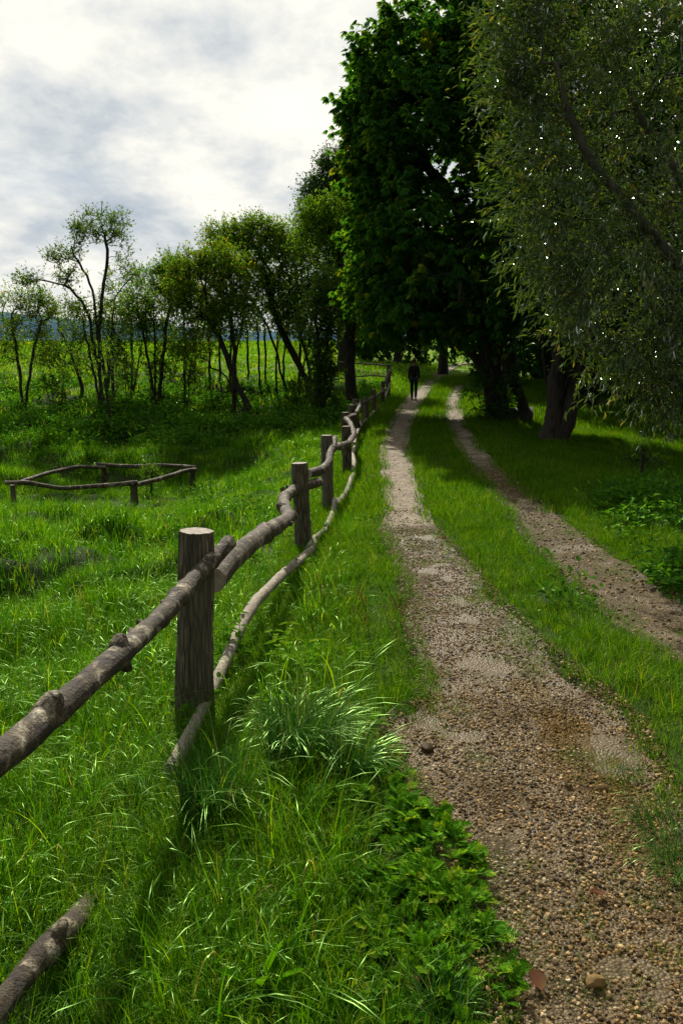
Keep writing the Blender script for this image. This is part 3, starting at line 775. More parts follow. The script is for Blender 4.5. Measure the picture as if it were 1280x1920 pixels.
# 4 verge between fence and gravel, strip between the wheel tracks, right verge
x, y = cand(260, 1.2, 10, .50, 1.2); s = sd_tracks(x, y); u = ltl(y) - x
patch = fbm(x * 2.2, y * 2.2, 51, 3)
k = (u < 1.3) & ((s > .0) | ((s > -.42) & (patch > .53))); x, y, s = x[k], y[k], s[k]
scatter('grass', 'short fresh grass along the gravel and between the wheel tracks', ground_pts(x, y), short, (.8 + .7 * fbm(x * 1.7, y * 1.7, 18)) * np.clip(.7 + s * .9, .55, 1.25))
x, y = cand(60, 1.2, 12, .50, 1.2); s = sd_tracks(x, y); u = ltl(y) - x
k = (u < 1.1) & (s > .12) & (fbm(x * 1.3, y * 1.3, 19) > .42); x, y = x[k], y[k]
scatter('grass', 'longer tufts standing in the verge', ground_pts(x, y), longt, .7 + .6 * fbm(x * 1.7, y * 1.7, 23))
x, y = cand(85, 10, 24, .50, 1.4); s = sd_tracks(x, y); u = ltl(y) - x
k = (u < 1.3) & (s > .02); x, y = x[k], y[k]
scatter('grass', 'short grass beside the middle stretch of the track', ground_pts(x, y), shortm, .8 + .9 * fbm(x * 1.1, y * 1.1, 24))
x, y = cand(26, 24, 48, .52, 2); s = sd_tracks(x, y); u = ltl(y) - x
k = (u < 2.5) & ((s > .05) | ((y > 37) & (rng.uniform(0, 1, len(x)) < .5 * sstep((y - 37) / 8)))); x, y = x[k], y[k]
scatter('grass', 'short grass around the far end of the track', ground_pts(x, y), shortm, 1.3 + 1.2 * fbm(x * .8, y * .8, 25))
x, y = cand(3, 46, 90, .5, 2); k = (x > 2) & (sd_tracks(x, y) > .1); x, y = x[k], y[k]
scatter('grass', 'grass at the edge of the wood', ground_pts(x, y), farg, .45)
# 5 leafy weeds
c = hit(760, 1660); x = rng.normal(c[0], .34, 190); y = rng.normal(c[1], .48, 190); k = sd_tracks(x, y) > -.05; x, y = x[k], y[k]
scatter('weeds', 'feathery leafed weeds crowding the gravel edge in the foreground', ground_pts(x, y, .03), silver, rng.uniform(.3, .65, len(x)), tilt=.3)
x, y = cand(7, 1.3, 9, .5, 1); k = (ltl(y) - x > .2) & (fbm(x * 1.6, y * 1.6, 61) > .5); x, y = x[k], y[k]
scatter('weeds', 'small broad leaved weeds among the foreground grass', ground_pts(x, y, .08), broad, rng.uniform(.6, 1.2, len(x)), tilt=.3)
cs = [hit(1230, 960), hit(1270, 1000), hit(1180, 930), hit(1275, 930), hit(1250, 1135), hit(1290, 1100)]
X = np.concatenate([rng.normal(q[0], .35, 26) for q in cs]); Y = np.concatenate([rng.normal(q[1], .4, 26) for q in cs]); k = sd_tracks(X, Y) > .15
scatter('weeds', 'dark bramble leaves at the right edge of the verge', ground_pts(X[k], Y[k]), underc, rng.uniform(.5, .9, k.sum()), tilt=.3)
# 6 undergrowth on the bank below the trees
x, y = cand(5, 25, 40, .5, 2); k = (fx(y) - x > .8) & (fbm(x * .35, y * .35, 62) > .38); x, y = x[k], y[k]
scatter('undergrowth', 'leafy bramble and nettle cover on the shaded bank', ground_pts(x, y), underc, rng.uniform(.8, 1.5, len(x)), tilt=.3)
x, y = cand(2.2, 10, 25, .5, 2); k = (fx(y) - x > .5) & (fbm(x * .5, y * .5, 63) > .56); x, y = x[k], y[k]
scatter('undergrowth', 'nettle clumps scattered through the hollow', ground_pts(x, y, .05), underc, rng.uniform(.4, .8, len(x)), tilt=.3)
# 7 brownish seed stalks
cs = [(640, 1180), (740, 1215), (700, 1230), (560, 1200), (620, 1150), (770, 1230)]
pp = []
for q in cs:
    h0 = hit(*q); 
    for _ in range(4): pp.append((h0[0] + rng.normal(0, .12), h0[1] + rng.normal(0, .2)))
pp = np.array(pp); scatter('seed_stalks', 'reddish brown seed stalks in the verge grass', ground_pts(pp[:, 0], pp[:, 1]), seeds, rng.uniform(.4, .7, len(pp)))

# ------------------------------------------------------------------ loose stones
def pebble_field(y0, y1, dens, smin, smax, label, fl, fr, over=.12):
    ym = np.linspace(y0, y1, 50); area = float(np.mean(np.minimum(fr(ym), .48 * ym + 1) - fl(ym) + 2 * over)) * (y1 - y0)
    n = int(max(area, .1) * dens); y = rng.uniform(y0, y1, n); L = fl(y) - over; R = np.minimum(fr(y) + over, .48 * y + 1)
    x = L + (R - L) * rng.uniform(0, 1, n)
    k = (R > L) & (fbm(x * 3, y * 3, 71, 3) > .30)
    x, y = x[k], y[k]
    s = smin + (smax - smin) * rng.uniform(0, 1, len(x)) ** 3.2
    scatter('gravel', label, ground_pts(x, y, .012 + .0012 * y) + np.stack([0 * s, 0 * s, s * .12], -1), pebs, s, full_rot=True)
pebble_field(1.3, 4.5, 9000, .003, .0125, 'loose brown and grey gravel filling the near track', ltl, ltr)
pebble_field(4.5, 9.4, 4200, .004, .014, 'stony gravel of the left wheel track', ltl, ltr)
pebble_field(9.3, 11.0, 700, .005, .016, 'thinning gravel where the stony stretch ends', ltl, ltr, .05)
pebble_field(10.5, 22, 160, .005, .014, 'scattered stones on the dry earth of the left wheel track', ltl, ltr, .05)
pebble_field(4.5, 15, 500, .005, .022, 'stones and clods in the right wheel track', rtl, rtr)

# water film
def puddle(label, px, py, rx, ry, rot=0, lift=.022):
    c = hit(px, py); n = 64; a = np.linspace(0, 2 * np.pi, n, endpoint=False)
    r = 1 + .9 * (fbm(np.cos(a) * 2 + px, np.sin(a) * 2, 81, 4) - .5)
    X = np.cos(a) * rx * r; Y = np.sin(a) * ry * r
    x = c[0] + X * math.cos(rot) - Y * math.sin(rot); y = c[1] + X * math.sin(rot) + Y * math.cos(rot)
    V = [(c[0], c[1], 0)]; F_ = []
    for s_ in (.35, .7, 1):
        V += [(c[0] + (x[i] - c[0]) * s_, c[1] + (y[i] - c[1]) * s_, 0) for i in range(n)]
    V = np.array(V); z = float(np.percentile(height(V[:, 0], V[:, 1], False) + .012 + .0012 * V[:, 1], 22)) + .004; V[:, 2] = z
    mb = MB(); tri = np.array([(0, 1 + i, 1 + (i + 1) % n) for i in range(n)])
    q = np.array([(1 + r_ * n + i, 1 + (r_ + 1) * n + i, 1 + (r_ + 1) * n + (i + 1) % n, 1 + r_ * n + (i + 1) % n) for r_ in range(2) for i in range(n)])
    mb.add(V, q); mb.f.append(tri); mb.m.append(np.zeros(n)); mb.sm.append(np.ones(n, bool))
    tag(link('puddle', mb.mesh('puddle'), M['water']), label, None, None, 'structure')
puddle('shallow brown puddle in the near track', 1130, 1420, .26, .42, .2, .002)
puddle('long wet runnel on the right of the near gravel', 1230, 1600, .45, .75, .5, .002)
puddle('thin wet patch on the gravel', 900, 1010, .24, .4, 0, .018)
puddle('small puddle beside the middle grass', 1060, 1330, .3, .4, .5, .006)

lit = proto_col('litter_leaf', [forb_mesh('ll', 1, .07, False) for _ in range(3)], M['deadleaf'])
x, y = cand(14, 9, 36, .5, 1); k = (sd_tracks(x, y) < .15) & (fbm(x * 1.5, y * 1.5, 66) > .47); x, y = x[k], y[k]
scatter('leaf_litter', 'brown fallen leaves and bits strewn over the far track', ground_pts(x, y, .0 + .0012 * y), lit, rng.uniform(.4, 1.1, len(x)), full_rot=True)
# ------------------------------------------------------------------ single stones and leaves
def stone(px, py, s, label, seed, dz=.0):
    c = hit(px, py); me = rock_mesh('stone', 3, seed, .7); me.transform(__import__('mathutils').Matrix.Scale(s, 4))
    o = link('stone', me, M['stone']); o.location = (c[0], c[1], c[2] + s * .2 + .02 + dz); o.rotation_euler = (0, 0, seed)
    tag(o, label, 'stone')
stone(800, 1412, .045, 'largest pale stone lying at the left rim of the gravel', 11)
stone(1115, 1860, .035, 'flat tan stone in the near gravel', 13)
stone(775, 1865, .03, 'grey stone in the grass left of the near gravel', 15)
stone(1128, 1490, .028, 'dark stone by the brown puddle', 16)
def dead_leaf(px, py, s, label, ang):
    c = hit(px, py); mb = MB(); n = 7; t = np.linspace(0, 1, n); wv = np.sin(np.pi * t ** .8) * .32 + .01
    V = []
    for i in range(n):
        for u_ in (-1, 0, 1): V.append((u_ * wv[i] * s, (t[i] - .5) * s, s * (.22 * abs(u_) * math.sin(3.1 * t[i]) + .25 * (t[i] - .4) ** 2)))
    k = [(3 * i + j, 3 * i + j + 1, 3 * i + j + 4, 3 * i + j + 3) for i in range(n - 1) for j in range(2)]
    mb.add(V, k, .5); tube(mb, [(0, -.5 * s, .05 * s), (0, -.75 * s, .1 * s)], .01 * s, 4)
    o = link('fallen_leaf', mb.mesh('leaf'), M['deadleaf']); o.location = (c[0], c[1], c[2] + .035); o.rotation_euler = (.1, .15, ang); tag(o, label, 'leaf')
dead_leaf(1003, 1858, .085, 'pinkish brown curled leaf on the near gravel', .2)
dead_leaf(1118, 1697, .06, 'small dark red leaf on the gravel', 1.4)
dead_leaf(1060, 1478, .055, 'orange brown leaf flat in the wet gravel', 2.4)

# ------------------------------------------------------------------ tussocks
def tussock(px, py, label, n, h0, h1, wv, bend, rad, lean=(0, 0)):
    c = hit(px, py); m = MB(); clump_into(m, (0, 0, 0), n, rad, h0, h1, wv, bend, 7, lean, .07, .3)
    o = link('grass_tussock', m.mesh('tussock'), M['sedge']); o.location = c; tag(o, label, 'tussock')
tussock(560, 1420, 'wide dark sedge tussock to the right of the nearest post', 420, .35, .62, .0058, .75, .16, (.25, -.15))
tussock(395, 1540, 'pale streaked tussock in front of the nearest post', 300, .35, .6, .0055, .45, .13, (.05, -.3))
tussock(660, 1450, 'low sedge tuft leaning over the gravel edge', 170, .22, .4, .005, .9, .1, (.5, 0))
tussock(830, 1930, 'upright rush tuft at the lower edge beside the gravel', 130, .14, .26, .004, .45, .07)
tussock(1235, 1560, 'tuft of wet grass on the right of the near gravel', 170, .12, .22, .004, .9, .1, (-.4, 0))
tussock(1180, 1465, 'small wet tuft beside the puddle', 90, .08, .15, .0035, .8, .06)
tussock(1270, 1640, 'grass tuft spilling in at the right over the wet runnel', 170, .14, .26, .004, .9, .1, (-.3, -.1))
def broad_plant(px, py, label, n, size, upright=.9):
    c = hit(px, py); m = MB()
    for i in range(n):
        az = rng.uniform(0, 6.28); el = upright * rng.uniform(.7, 1.2)
        d = np.array([math.cos(az) * math.cos(el), math.sin(az) * math.cos(el), math.sin(el)])
        b = np.array([0, 0, .02]); st0 = b + d * size * .3
        tube(m, [b, st0], [.003, .002], 4, .5)
        leaves(m, st0[None], d[None], nrm(np.array([[0, 0, 1.0]]) + randdir(1) * .3), size, size * .30, np.array([rng.uniform(.2, .55)]), .2, .25)
    o = link('broad_leaf_plant', m.mesh('dock'), M['forb']); o.location = c; tag(o, label, 'plant')
broad_plant(490, 1880, 'dock plant with upright broad leaves low in the foreground grass', 6, .16, 1.15)
broad_plant(560, 1900, 'small light green dock at the bottom edge', 7, .09, .6)
def nettle(px, py, label, h):
    c = hit(px, py); m = MB()
    for s_ in range(3):
        b = np.array([rng.normal(0, .06), rng.normal(0, .06), 0]); top = b + np.array([rng.normal(0, .07), rng.normal(0, .07), h * rng.uniform(.75, 1.05)])
        tube(m, [b, (b + top) / 2, top], [.004, .003, .002], 5, .4)
        for j, t in enumerate(np.linspace(.35, 1, 7)):
            for q in range(2):
                az = j * 1.57 + q * 3.14 + rng.normal(0, .2); d = np.array([[math.cos(az), math.sin(az), .15]])
                leaves(m, (b + (top - b) * t)[None], d, np.array([[0, 0, 1.0]]), .13 * (1.25 - t * .7), .06 * (1.25 - t * .7), np.array([.5 + .4 * t * rng.uniform(.4, 1)]), .15, .35)
    o = link('nettle', m.mesh('nettle'), M['forb']); o.location = c; tag(o, label, 'plant')
nettle(540, 1290, 'nettle with broad toothed leaves under the low rail', .42)
nettle(440, 1260, 'nettle standing close behind the pale low rail', .5)
nettle(470, 1060, 'leafy nettle left of the kinked upper rail', .35)

# ------------------------------------------------------------------ the rail fence
fence = empty('rail_fence', (-.84, 4.6, -.18), 'rustic fence of thick round posts and crooked bark covered rails beside the track', 'fence')
def add_post(parent, top, bot, r, lean_seed=0):
    top = np.array(top); bot = np.array(bot); bot = bot + (bot - top) * .12
    p = np.linspace(bot, top, 41)
    mb = MB(); rr = np.linspace(r * 1.10, r * .97, 41) * (1 + .03 * np.sin(np.linspace(0, 7, 41) + lean_seed)); rr[-1] *= .97
    tube(mb, p, rr, 72, wob=.09, seed=lean_seed, caps=1, ridge=.22)
    return link('post', mb.mesh('post'), [M['post'], M['cut']], parent)
posts = [  # top px, py, bottom px, Y, radius
    (368, 995, 352, 4.6, .100), (561, 868, 568, 9.7, .096), (612, 816, 614, 12.5, .088), (649, 799, 651, 16.5, .092), (647, 773, 648, 19.5, .09),
    (659.5, 759, 660, 22, .088), (666, 748, 667, 24.5, .09), (685, 745, 686, 27.5, .09), (700, 730, 701, 30.5, .08), (718, 715, 717, 33.5, .085), (729, 684, 727, 36, .095)]
PT = []
for i, (px, py, bx, Y, r) in enumerate(posts):
    t = PW(px, py, Y); gz = float(height(t[0], Y)); b = PW(bx, 1300, Y); b = np.array([t[0] + (bx - px) / F * Y, Y + .0, min(gz, t[2] - 1.0)])
    add_post(fence, t, b, r, i); PT.append(t)
def add_rail(parent, pts, r0, r1, seed=0, knots=3, big=(), mat=None):
    P3 = np.array([PW(*p) for p in pts]); L = np.r_[0, np.cumsum(np.linalg.norm(np.diff(P3, axis=0), axis=1))]
    n = max(8, int(L[-1] / .035)); t = np.linspace(0, L[-1], n)
    # Catmull-like smoothing of the crooked line
    Q = np.stack([np.interp(t, L, P3[:, i]) for i in range(3)], 1)
    for _ in range(max(2, min(8, int(.0035 * n * n / max(L[-1], .5))))): Q[1:-1] = .25 * Q[:-2] + .5 * Q[1:-1] + .25 * Q[2:]
    rr = np.linspace(r0, r1, n) * (1 + .10 * (2 * fbm(t * 3.1 + seed, t * 0, 90 + seed, 3) - 1))
    rs = np.random.default_rng(seed + 100)
    for _ in range(knots):
        c = rs.uniform(.06, .95) * L[-1]; rr = rr + rs.uniform(.10, .28) * r0 * np.exp(-((t - c) / (r0 * .55)) ** 2)
    mb = MB(); tube(mb, Q, rr, 16, wob=.16, seed=seed, caps=1)
    for kf, ka in big:                               # the large knots the photo shows
        i = int(kf * (n - 1)); tn = nrm(Q[min(i + 1, n - 1)] - Q[i - 1]); u_ = nrm(np.cross(tn, [0, 0, 1])); v_ = np.cross(u_, tn)
        d = u_ * math.cos(ka) + v_ * math.sin(ka)
        tube(mb, [Q[i] - tn * rr[i] * .5, Q[i] + d * rr[i] * .9, Q[i] + d * rr[i] * 1.55 + tn * rr[i] * .3, Q[i] + d * rr[i] * 1.75 + tn * rr[i] * .3], [rr[i] * .9, rr[i] * .75, rr[i] * .5, rr[i] * .3], 10, wob=.45, caps=0, seed=3)
    for _ in range(knots):                           # sawn-off side shoots
        i = int(rs.uniform(.08, .92) * n); a = rs.uniform(0, 6.28); tn = nrm(Q[min(i + 1, n - 1)] - Q[i - 1])
        u_ = nrm(np.cross(tn, [0, 0, 1])); v_ = np.cross(tn, u_); d = u_ * math.cos(a) + v_ * math.sin(a) + tn * .4
        tube(mb, [Q[i], Q[i] + d * rr[i] * 1.0, Q[i] + d * rr[i] * 1.32], [rr[i] * .5, rr[i] * .38, rr[i] * .34], 9, wob=.2, caps=1)
    return link('rail', mb.mesh('rail'), [mat or M['rail'], M['cut']], parent)
R = [
    ([(-330, 1640, 1.5), (-60, 1462, 2.0), (40, 1392, 2.3), (70, 1360, 2.42), (215, 1236, 3.05), (300, 1160, 3.7), (370, 1080, 4.35), (430, 1016, 4.75)], .050, .047, 5),
    ([(402, 1088, 4.78), (430, 1050, 5.25), (470, 1018, 6.0), (512, 990, 7.0), (542, 972, 7.8), (531, 945, 8.6), (534, 932, 9.0), (560, 914, 9.7), (598, 904, 10.3)], .080, .060, 4),
    ([(576, 888, 10.1), (603, 882, 10.8), (617, 866, 11.5), (618, 850, 12.0), (625, 838, 12.35), (627, 822, 12.8)], .060, .050, 3),
    ([(622, 842, 12.3), (637, 836, 13.4), (653, 831, 14.8), (661, 820, 16.2), (663, 808, 16.9)], .055, .055, 3),
    ([(657, 822, 16.3), (661, 806, 17.4), (656, 792, 18.6), (647, 784, 19.4), (655, 782, 19.9)], .06, .055, 3),
    ([(650, 784, 19.2), (663, 779, 20.6), (668, 789, 21.2), (673, 800, 21.5)], .055, .05, 2),
    ([(655, 778, 20), (664, 781, 21.4), (674, 762, 23.4), (675, 752, 24.6)], .055, .05, 2),
    ([(669, 758, 24.2), (678, 757, 26), (690, 750, 28), (700, 744, 30.6)], .045, .045, 2),
    ([(697, 749, 30), (706, 742, 31.4), (714, 736, 32.6), (722, 730, 33.8)], .045, .045, 2),
    ([(716, 732, 33.2), (722, 715, 34.4), (726, 703, 35.2), (732, 690, 36)], .06, .06, 2),
    # low rails
    ([(-260, 2110, 1.62), (-60, 1975, 1.97), (15, 1868, 2.17), (65, 1805, 2.32), (130, 1738, 2.52), (165, 1695, 2.85), (240, 1600, 3.6), (320, 1500, 4.4)], .042, .040, 4),
    ([(318, 1445, 3.75), (345, 1400, 4.0), (380, 1330, 4.5), (430, 1222, 5.3), (462, 1155, 5.85), (482, 1125, 6.3), (530, 1077, 7.5), (590, 1027, 9.3)], .038, .050, 3),
    ([(580, 1030, 9.2), (595, 1008, 9.8), (610, 996, 10.2), (618, 978, 10.9), (626, 960, 11.6), (629, 938, 12.3)], .056, .048, 3),
    ([(629, 946, 12.1), (647, 929, 13.0), (655, 909, 14.1), (659, 895, 15.0), (667, 886, 15.7)], .048, .045, 2),
    ([(662, 890, 15.7), (664, 868, 16.8), (661, 852, 18.0), (666, 838, 19.6)], .05, .045, 2),
    ([(664, 832, 20.5), (668, 812, 22), (677, 798, 23.8), (676, 790, 24.8)], .05, .045, 2),
    ([(674, 800, 24.4), (686, 788, 27), (698, 777, 29.2), (703, 770, 30.6)], .042, .042, 2),
    ([(700, 772, 30.3), (709, 765, 32), (720, 757, 33.6)], .042, .042, 1),
    ([(717, 756, 33.4), (724, 738, 34.8), (732, 716, 36.0)], .05, .045, 1),
    # far return to the left
    ([(732, 686, 36), (700, 683, 36.2), (668, 681, 36.4), (628, 678, 36.6)], .040, .028, 1),
    ([(732, 707, 36), (700, 704, 36.2), (668, 706, 36.4), (622, 712, 36.6)], .035, .028, 1)]
for i, (pts, r0, r1, kn) in enumerate(R): add_rail(fence, pts, r0, r1, i, kn, {0: ((.50, 1.6), (.505, -1.2), (.31, 1.2)), 1: ((.62, 2.4), (.60, -.6)), 10: ((.30, 1.2),)}.get(i, ()), M['rail_pale'] if i > 10 else M['rail'])
t = PW(620, 676, 36.6); add_post(fence, t, (t[0], t[1], float(height(t[0], t[1]))), .07, 33)

# low enclosure in the hollow
c = hit(150, 930)
enc = empty('low_rail_enclosure', (-6, 20, float(height(-6, 20))), 'low four sided enclosure of bare poles on short stakes in the grassy hollow', 'enclosure')
for (px, py, Y, r) in ((24, 909, 18.9, .06), (251, 908, 19.4, .085), (195, 877, 22.2, .07), (360, 879, 21.6, .07)):
    t = PW(px, py, Y); add_post(enc, t, (t[0], Y, min(float(height(t[0], Y)), t[2] - .42)), r, px)
for i, (pts, r0, r1) in enumerate([
    ([(10, 905, 18.8), (55, 905, 18.9), (85, 911, 19), (114, 916, 19.05), (160, 913, 19.1), (200, 910, 19.2), (259, 905, 19.3)], .05, .055),
    ([(257, 909, 19.35), (300, 898, 20.0), (350, 882, 21.2), (367, 880, 21.6)], .06, .05),
    ([(38, 904, 19.1), (90, 887, 20.3), (145, 875, 21.4), (198, 877, 22.1)], .05, .05),
    ([(181, 871, 22.2), (250, 875, 22.1), (300, 872, 21.9), (366, 876, 21.6)], .055, .05)]):
    add_rail(enc, pts, r0, r1, 40 + i, 2)

# ------------------------------------------------------------------ trees
def LB(px, py, Y, rx, ry, rz=None, w=1.0):
    """lobe: centre as measured in the photo, radii in photo pixels across and up, depth radius in metres"""
    c = PW(px, py, Y); s = Y / F; return (c, (rx * s, rz if rz else rx * s * .9, ry * s), w)
def TR(Y, *pts):
    out = []
    for i, p in enumerate(pts):
        yy = Y + (p[2] if len(p) > 2 else 0); q = PW(p[0], p[1], yy)
        if i == 0: q[2] = float(height(q[0], q[1]))
        out.append(q)
    return out
# far left pair
make_tree('small_tree', 'slim young tree at the left edge with a thin airy crown', 'tree', [TR(33, (43, 790), (40, 720), (30, 650), (22, 590)), TR(33, (42, 720), (62, 660), (78, 600))],
    [LB(25, 600, 33, 34, 48), LB(75, 580, 33.5, 24, 30), LB(50, 640, 33, 50, 40)], M['thicket'], M['bark'], 70, .075, .5, 54, 6, .55, r_trunk=.085, group=G1)
make_tree('small_tree', 'slanting young tree second from the left edge', 'tree', [TR(35, (155, 750), (148, 700), (128, 650), (110, 610))],
    [LB(118, 600, 35, 30, 34), LB(135, 655, 35, 40, 36), LB(90, 660, 35, 26, 26)], M['thicket2'], M['bark'], 46, .075, .5, 50, 6, .5, r_trunk=.07, group=G1)
# tall sparse tree
Yt = 32
make_tree('tall_sparse_tree', 'tallest tree on the left with bare limbs and sparse leaf clumps against the sky', 'tree',
    [TR(Yt, (193, 800), (188, 730), (186, 650), (189, 570), (196, 520), (205, 480), (201, 450), (190, 425)), TR(Yt, (189, 610), (165, 580), (140, 545), (110, 530), (60, 522)),
     TR(Yt, (193, 540), (170, 520), (145, 495), (135, 465)), TR(Yt, (191, 560), (215, 555), (235, 535), (250, 515)), TR(Yt, (186, 700), (168, 660), (155, 600), (150, 570))],
    [LB(192, 424, Yt, 46, 24, w=1.5), LB(158, 445, Yt, 26, 20, w=.7), LB(224, 452, Yt, 18, 40, w=.7), LB(118, 482, Yt, 34, 14, w=1.1), LB(60, 525, Yt, 26, 8, w=.6), LB(135, 520, Yt, 30, 12, w=.5),
     LB(245, 515, Yt, 24, 12, w=.6), LB(165, 595, Yt, 34, 40, w=1.6), LB(210, 600, Yt, 28, 40, w=.9), LB(160, 670, Yt, 26, 30, w=.8), LB(150, 630, Yt, 32, 30, w=.6)],
    M['thicket2'], M['bark'], 150, .075, .5, 46, 6, .42, r_trunk=.17, group=G1, step=.3)
make_tree('small_tree', 'thin crooked stem with hardly any leaves in front of the tallest left tree', 'tree', [TR(28.5, (206, 820), (205, 760), (200, 720), (204, 660))],
    [LB(203, 690, 28.5, 16, 50)], M['thicket2'], M['bark'], 14, .07, .5, 26, 5, .35, r_trunk=.04, group=G1)
make_tree('small_tree', 'slender tree with a drooping limb right of the tallest left tree', 'tree', [TR(34, (214, 745), (211, 680), (216, 620), (208, 570))],
    [LB(212, 600, 34, 22, 40), LB(222, 650, 34, 18, 30)], M['thicket2'], M['bark'], 34, .075, .5, 40, 6, .4, r_trunk=.07, group=G1)
make_tree('small_tree', 'round crowned tree whose leaves reach down to the bushes', 'tree', [TR(34, (292, 720), (290, 660), (288, 590)), TR(34, (291, 670), (310, 620), (322, 570)), TR(34, (291, 665), (268, 620), (258, 580))],
    [LB(285, 560, 34, 48, 46), LB(320, 540, 34, 34, 36), LB(262, 590, 34, 28, 40), LB(300, 640, 34, 46, 36, w=.7), LB(320, 510, 34, 20, 22, w=.5)], M['thicket'], M['bark'], 120, .08, .5, 56, 6, .5, r_trunk=.10, group=G1)
make_tree('leaning_tree', 'tree whose forked trunk leans left out of the bank', 'tree', [TR(31.5, (468, 770), (450, 735), (435, 690), (412, 640), (395, 600)), TR(31.5, (455, 745), (430, 715), (415, 690), (385, 685), (365, 695)), TR(31.5, (436, 690), (440, 640), (432, 590))],
    [LB(390, 540, 31.5, 62, 48, w=2), LB(360, 500, 31.5, 34, 26, w=.8), LB(425, 590, 31.5, 46, 46, w=1.3), LB(345, 560, 31.5, 34, 44, w=1), LB(370, 650, 31.5, 40, 34, w=.7), LB(420, 500, 31.5, 44, 36, w=1)],
    M['thicket'], M['bark'], 190, .08, .5, 60, 6, .5, r_trunk=.14, group=G1)
make_tree('small_tree', 'broad domed tree rising highest in the middle of the row', 'tree', [TR(35, (592, 745), (572, 705), (545, 655), (520, 600), (500, 540)), TR(35, (585, 730), (580, 680), (562, 620), (548, 560)), TR(35, (545, 655), (500, 600), (470, 560))],
    [LB(470, 480, 35, 62, 42, w=2), LB(430, 450, 35, 40, 24, w=.8), LB(475, 438, 35, 36, 22, w=.9), LB(530, 500, 35, 52, 52, w=1.7), LB(500, 560, 35, 60, 40, w=1.4), LB(560, 590, 35, 40, 50, w=1), LB(525, 445, 35, 26, 20, w=.4)],
    M['thicket'], M['bark'], 260, .085, .5, 60, 6, .55, r_trunk=.17, group=G1)
make_tree('ivy_clad_tree', 'ivy clad stems hung with leaves close behind the fence', 'tree', [TR(30, (598, 775), (600, 720), (596, 650), (590, 590)), TR(30, (600, 740), (612, 690), (615, 620)), TR(29, (620, 782), (621, 730), (630, 700), (645, 690))],
    [LB(597, 700, 30, 12, 60, w=1), LB(612, 650, 30, 16, 60, w=1), LB(590, 600, 30, 34, 44, w=1), LB(620, 560, 30, 34, 50, w=1)], M['thicket2'], M['bark'], 120, .07, .55, 54, 6, .35, r_trunk=.09, group=G1, droop=.3)
make_tree('straight_tree', 'tree with a straight dark trunk just behind the far end of the fence', 'tree', [TR(33, (661, 745), (657, 700), (656, 640), (654, 580), (640, 500), (630, 440))],
    [LB(610, 480, 33.5, 56, 60, w=2), LB(640, 420, 33.5, 48, 48, w=1.6), LB(590, 420, 33.5, 30, 34, w=.8), LB(650, 520, 33, 44, 50, w=1.4), LB(660, 580, 33, 40, 34, w=.8), LB(600, 560, 33.5, 40, 30, w=.8)],
    M['thicket'], M['bark'], 240, .085, .5, 60, 6, .55, r_trunk=.21, group=G1, tintbias=.05)
make_tree('pale_tree', 'paler blue green tree rising behind the row against the sky', 'tree', [TR(46, (640, 690), (638, 560), (630, 440), (628, 340))],
    [LB(628, 320, 46, 26, 34, w=1), LB(615, 370, 46, 38, 34, w=1.4), LB(640, 400, 46, 50, 50, w=2), LB(590, 390, 46, 26, 40, w=.9), LB(655, 330, 46, 26, 40, w=1), LB(610, 450, 46, 50, 40, w=1.2)],
    M['poplar'], M['bark'], 230, .11, .5, 66, 6, .7, r_trunk=.22)
for i, (px, b, tp, Y, lab) in enumerate(((487, 712, 600, 38, 'leaning sapling stem, leftmost of the four before the sunlit meadow'), (497, 708, 605, 39, 'sapling stem bending right next to the leaning sapling'), (519, 722, 610, 37, 'straightest sapling stem before the sunlit meadow'), (531, 715, 600, 38, 'sapling stem rightmost of the four before the sunlit meadow'))):
    make_tree('sapling', lab, 'sapling', [TR(Y, (px, b), (px - 2 + 3 * (i % 2), b - 50), (px - 6 + 4 * i, tp))], [LB(px - 3 + 3 * i, tp + 5, Y, 14, 20)], M['thicket2'], M['bark'], 9, .08, .5, 40, 5, .4, r_trunk=.05, group='saplings before the sunlit meadow')
for (px, b, tp, Y, lab) in ((392, 700, 610, 38, 'thin sapling seen left of the leaning forked tree'), (410, 705, 610, 39, 'thin sapling seen through the leaning forked tree'), (463, 700, 600, 40, 'thin sapling seen right of the leaning forked tree')):
    make_tree('sapling', lab, 'sapling', [TR(Y, (px, b), (px + 3, b - 50), (px - 2, tp))], [LB(px, tp, Y, 16, 24)], M['thicket'], M['bark'], 10, .08, .5, 40, 5, .4, r_trunk=.055, group='saplings before the sunlit meadow')

for (px, b, tp, Y, rx, ry, n_, lab) in ((345, 725, 545, 36.5, 60, 70, 46, 'bushy tree filling the gap left of the forked leaning trunk'), (245, 725, 545, 37, 44, 60, 30, 'low leafy tree behind the tallest left tree'), (430, 715, 520, 38, 70, 80, 60, 'leafy tree behind the forked leaning trunk'), (560, 735, 500, 37.5, 60, 110, 66, 'leafy tree behind the domed tree')):
    make_tree('small_tree', lab, 'tree', [TR(Y, (px, b), (px + 4, (b + tp) / 2), (px - 6, tp)), TR(Y, (px + 1, b - 15), (px + 22, (b + tp) / 2), (px + 34, tp + 10))], [(PW(px, tp + ry * .35, Y), (rx * Y / F, rx * Y / F * .8, ry * Y / F), 1)], M['thicket'], M['bark'], n_, .08, .5, 56, 6, .5, r_trunk=.08, group=G1)
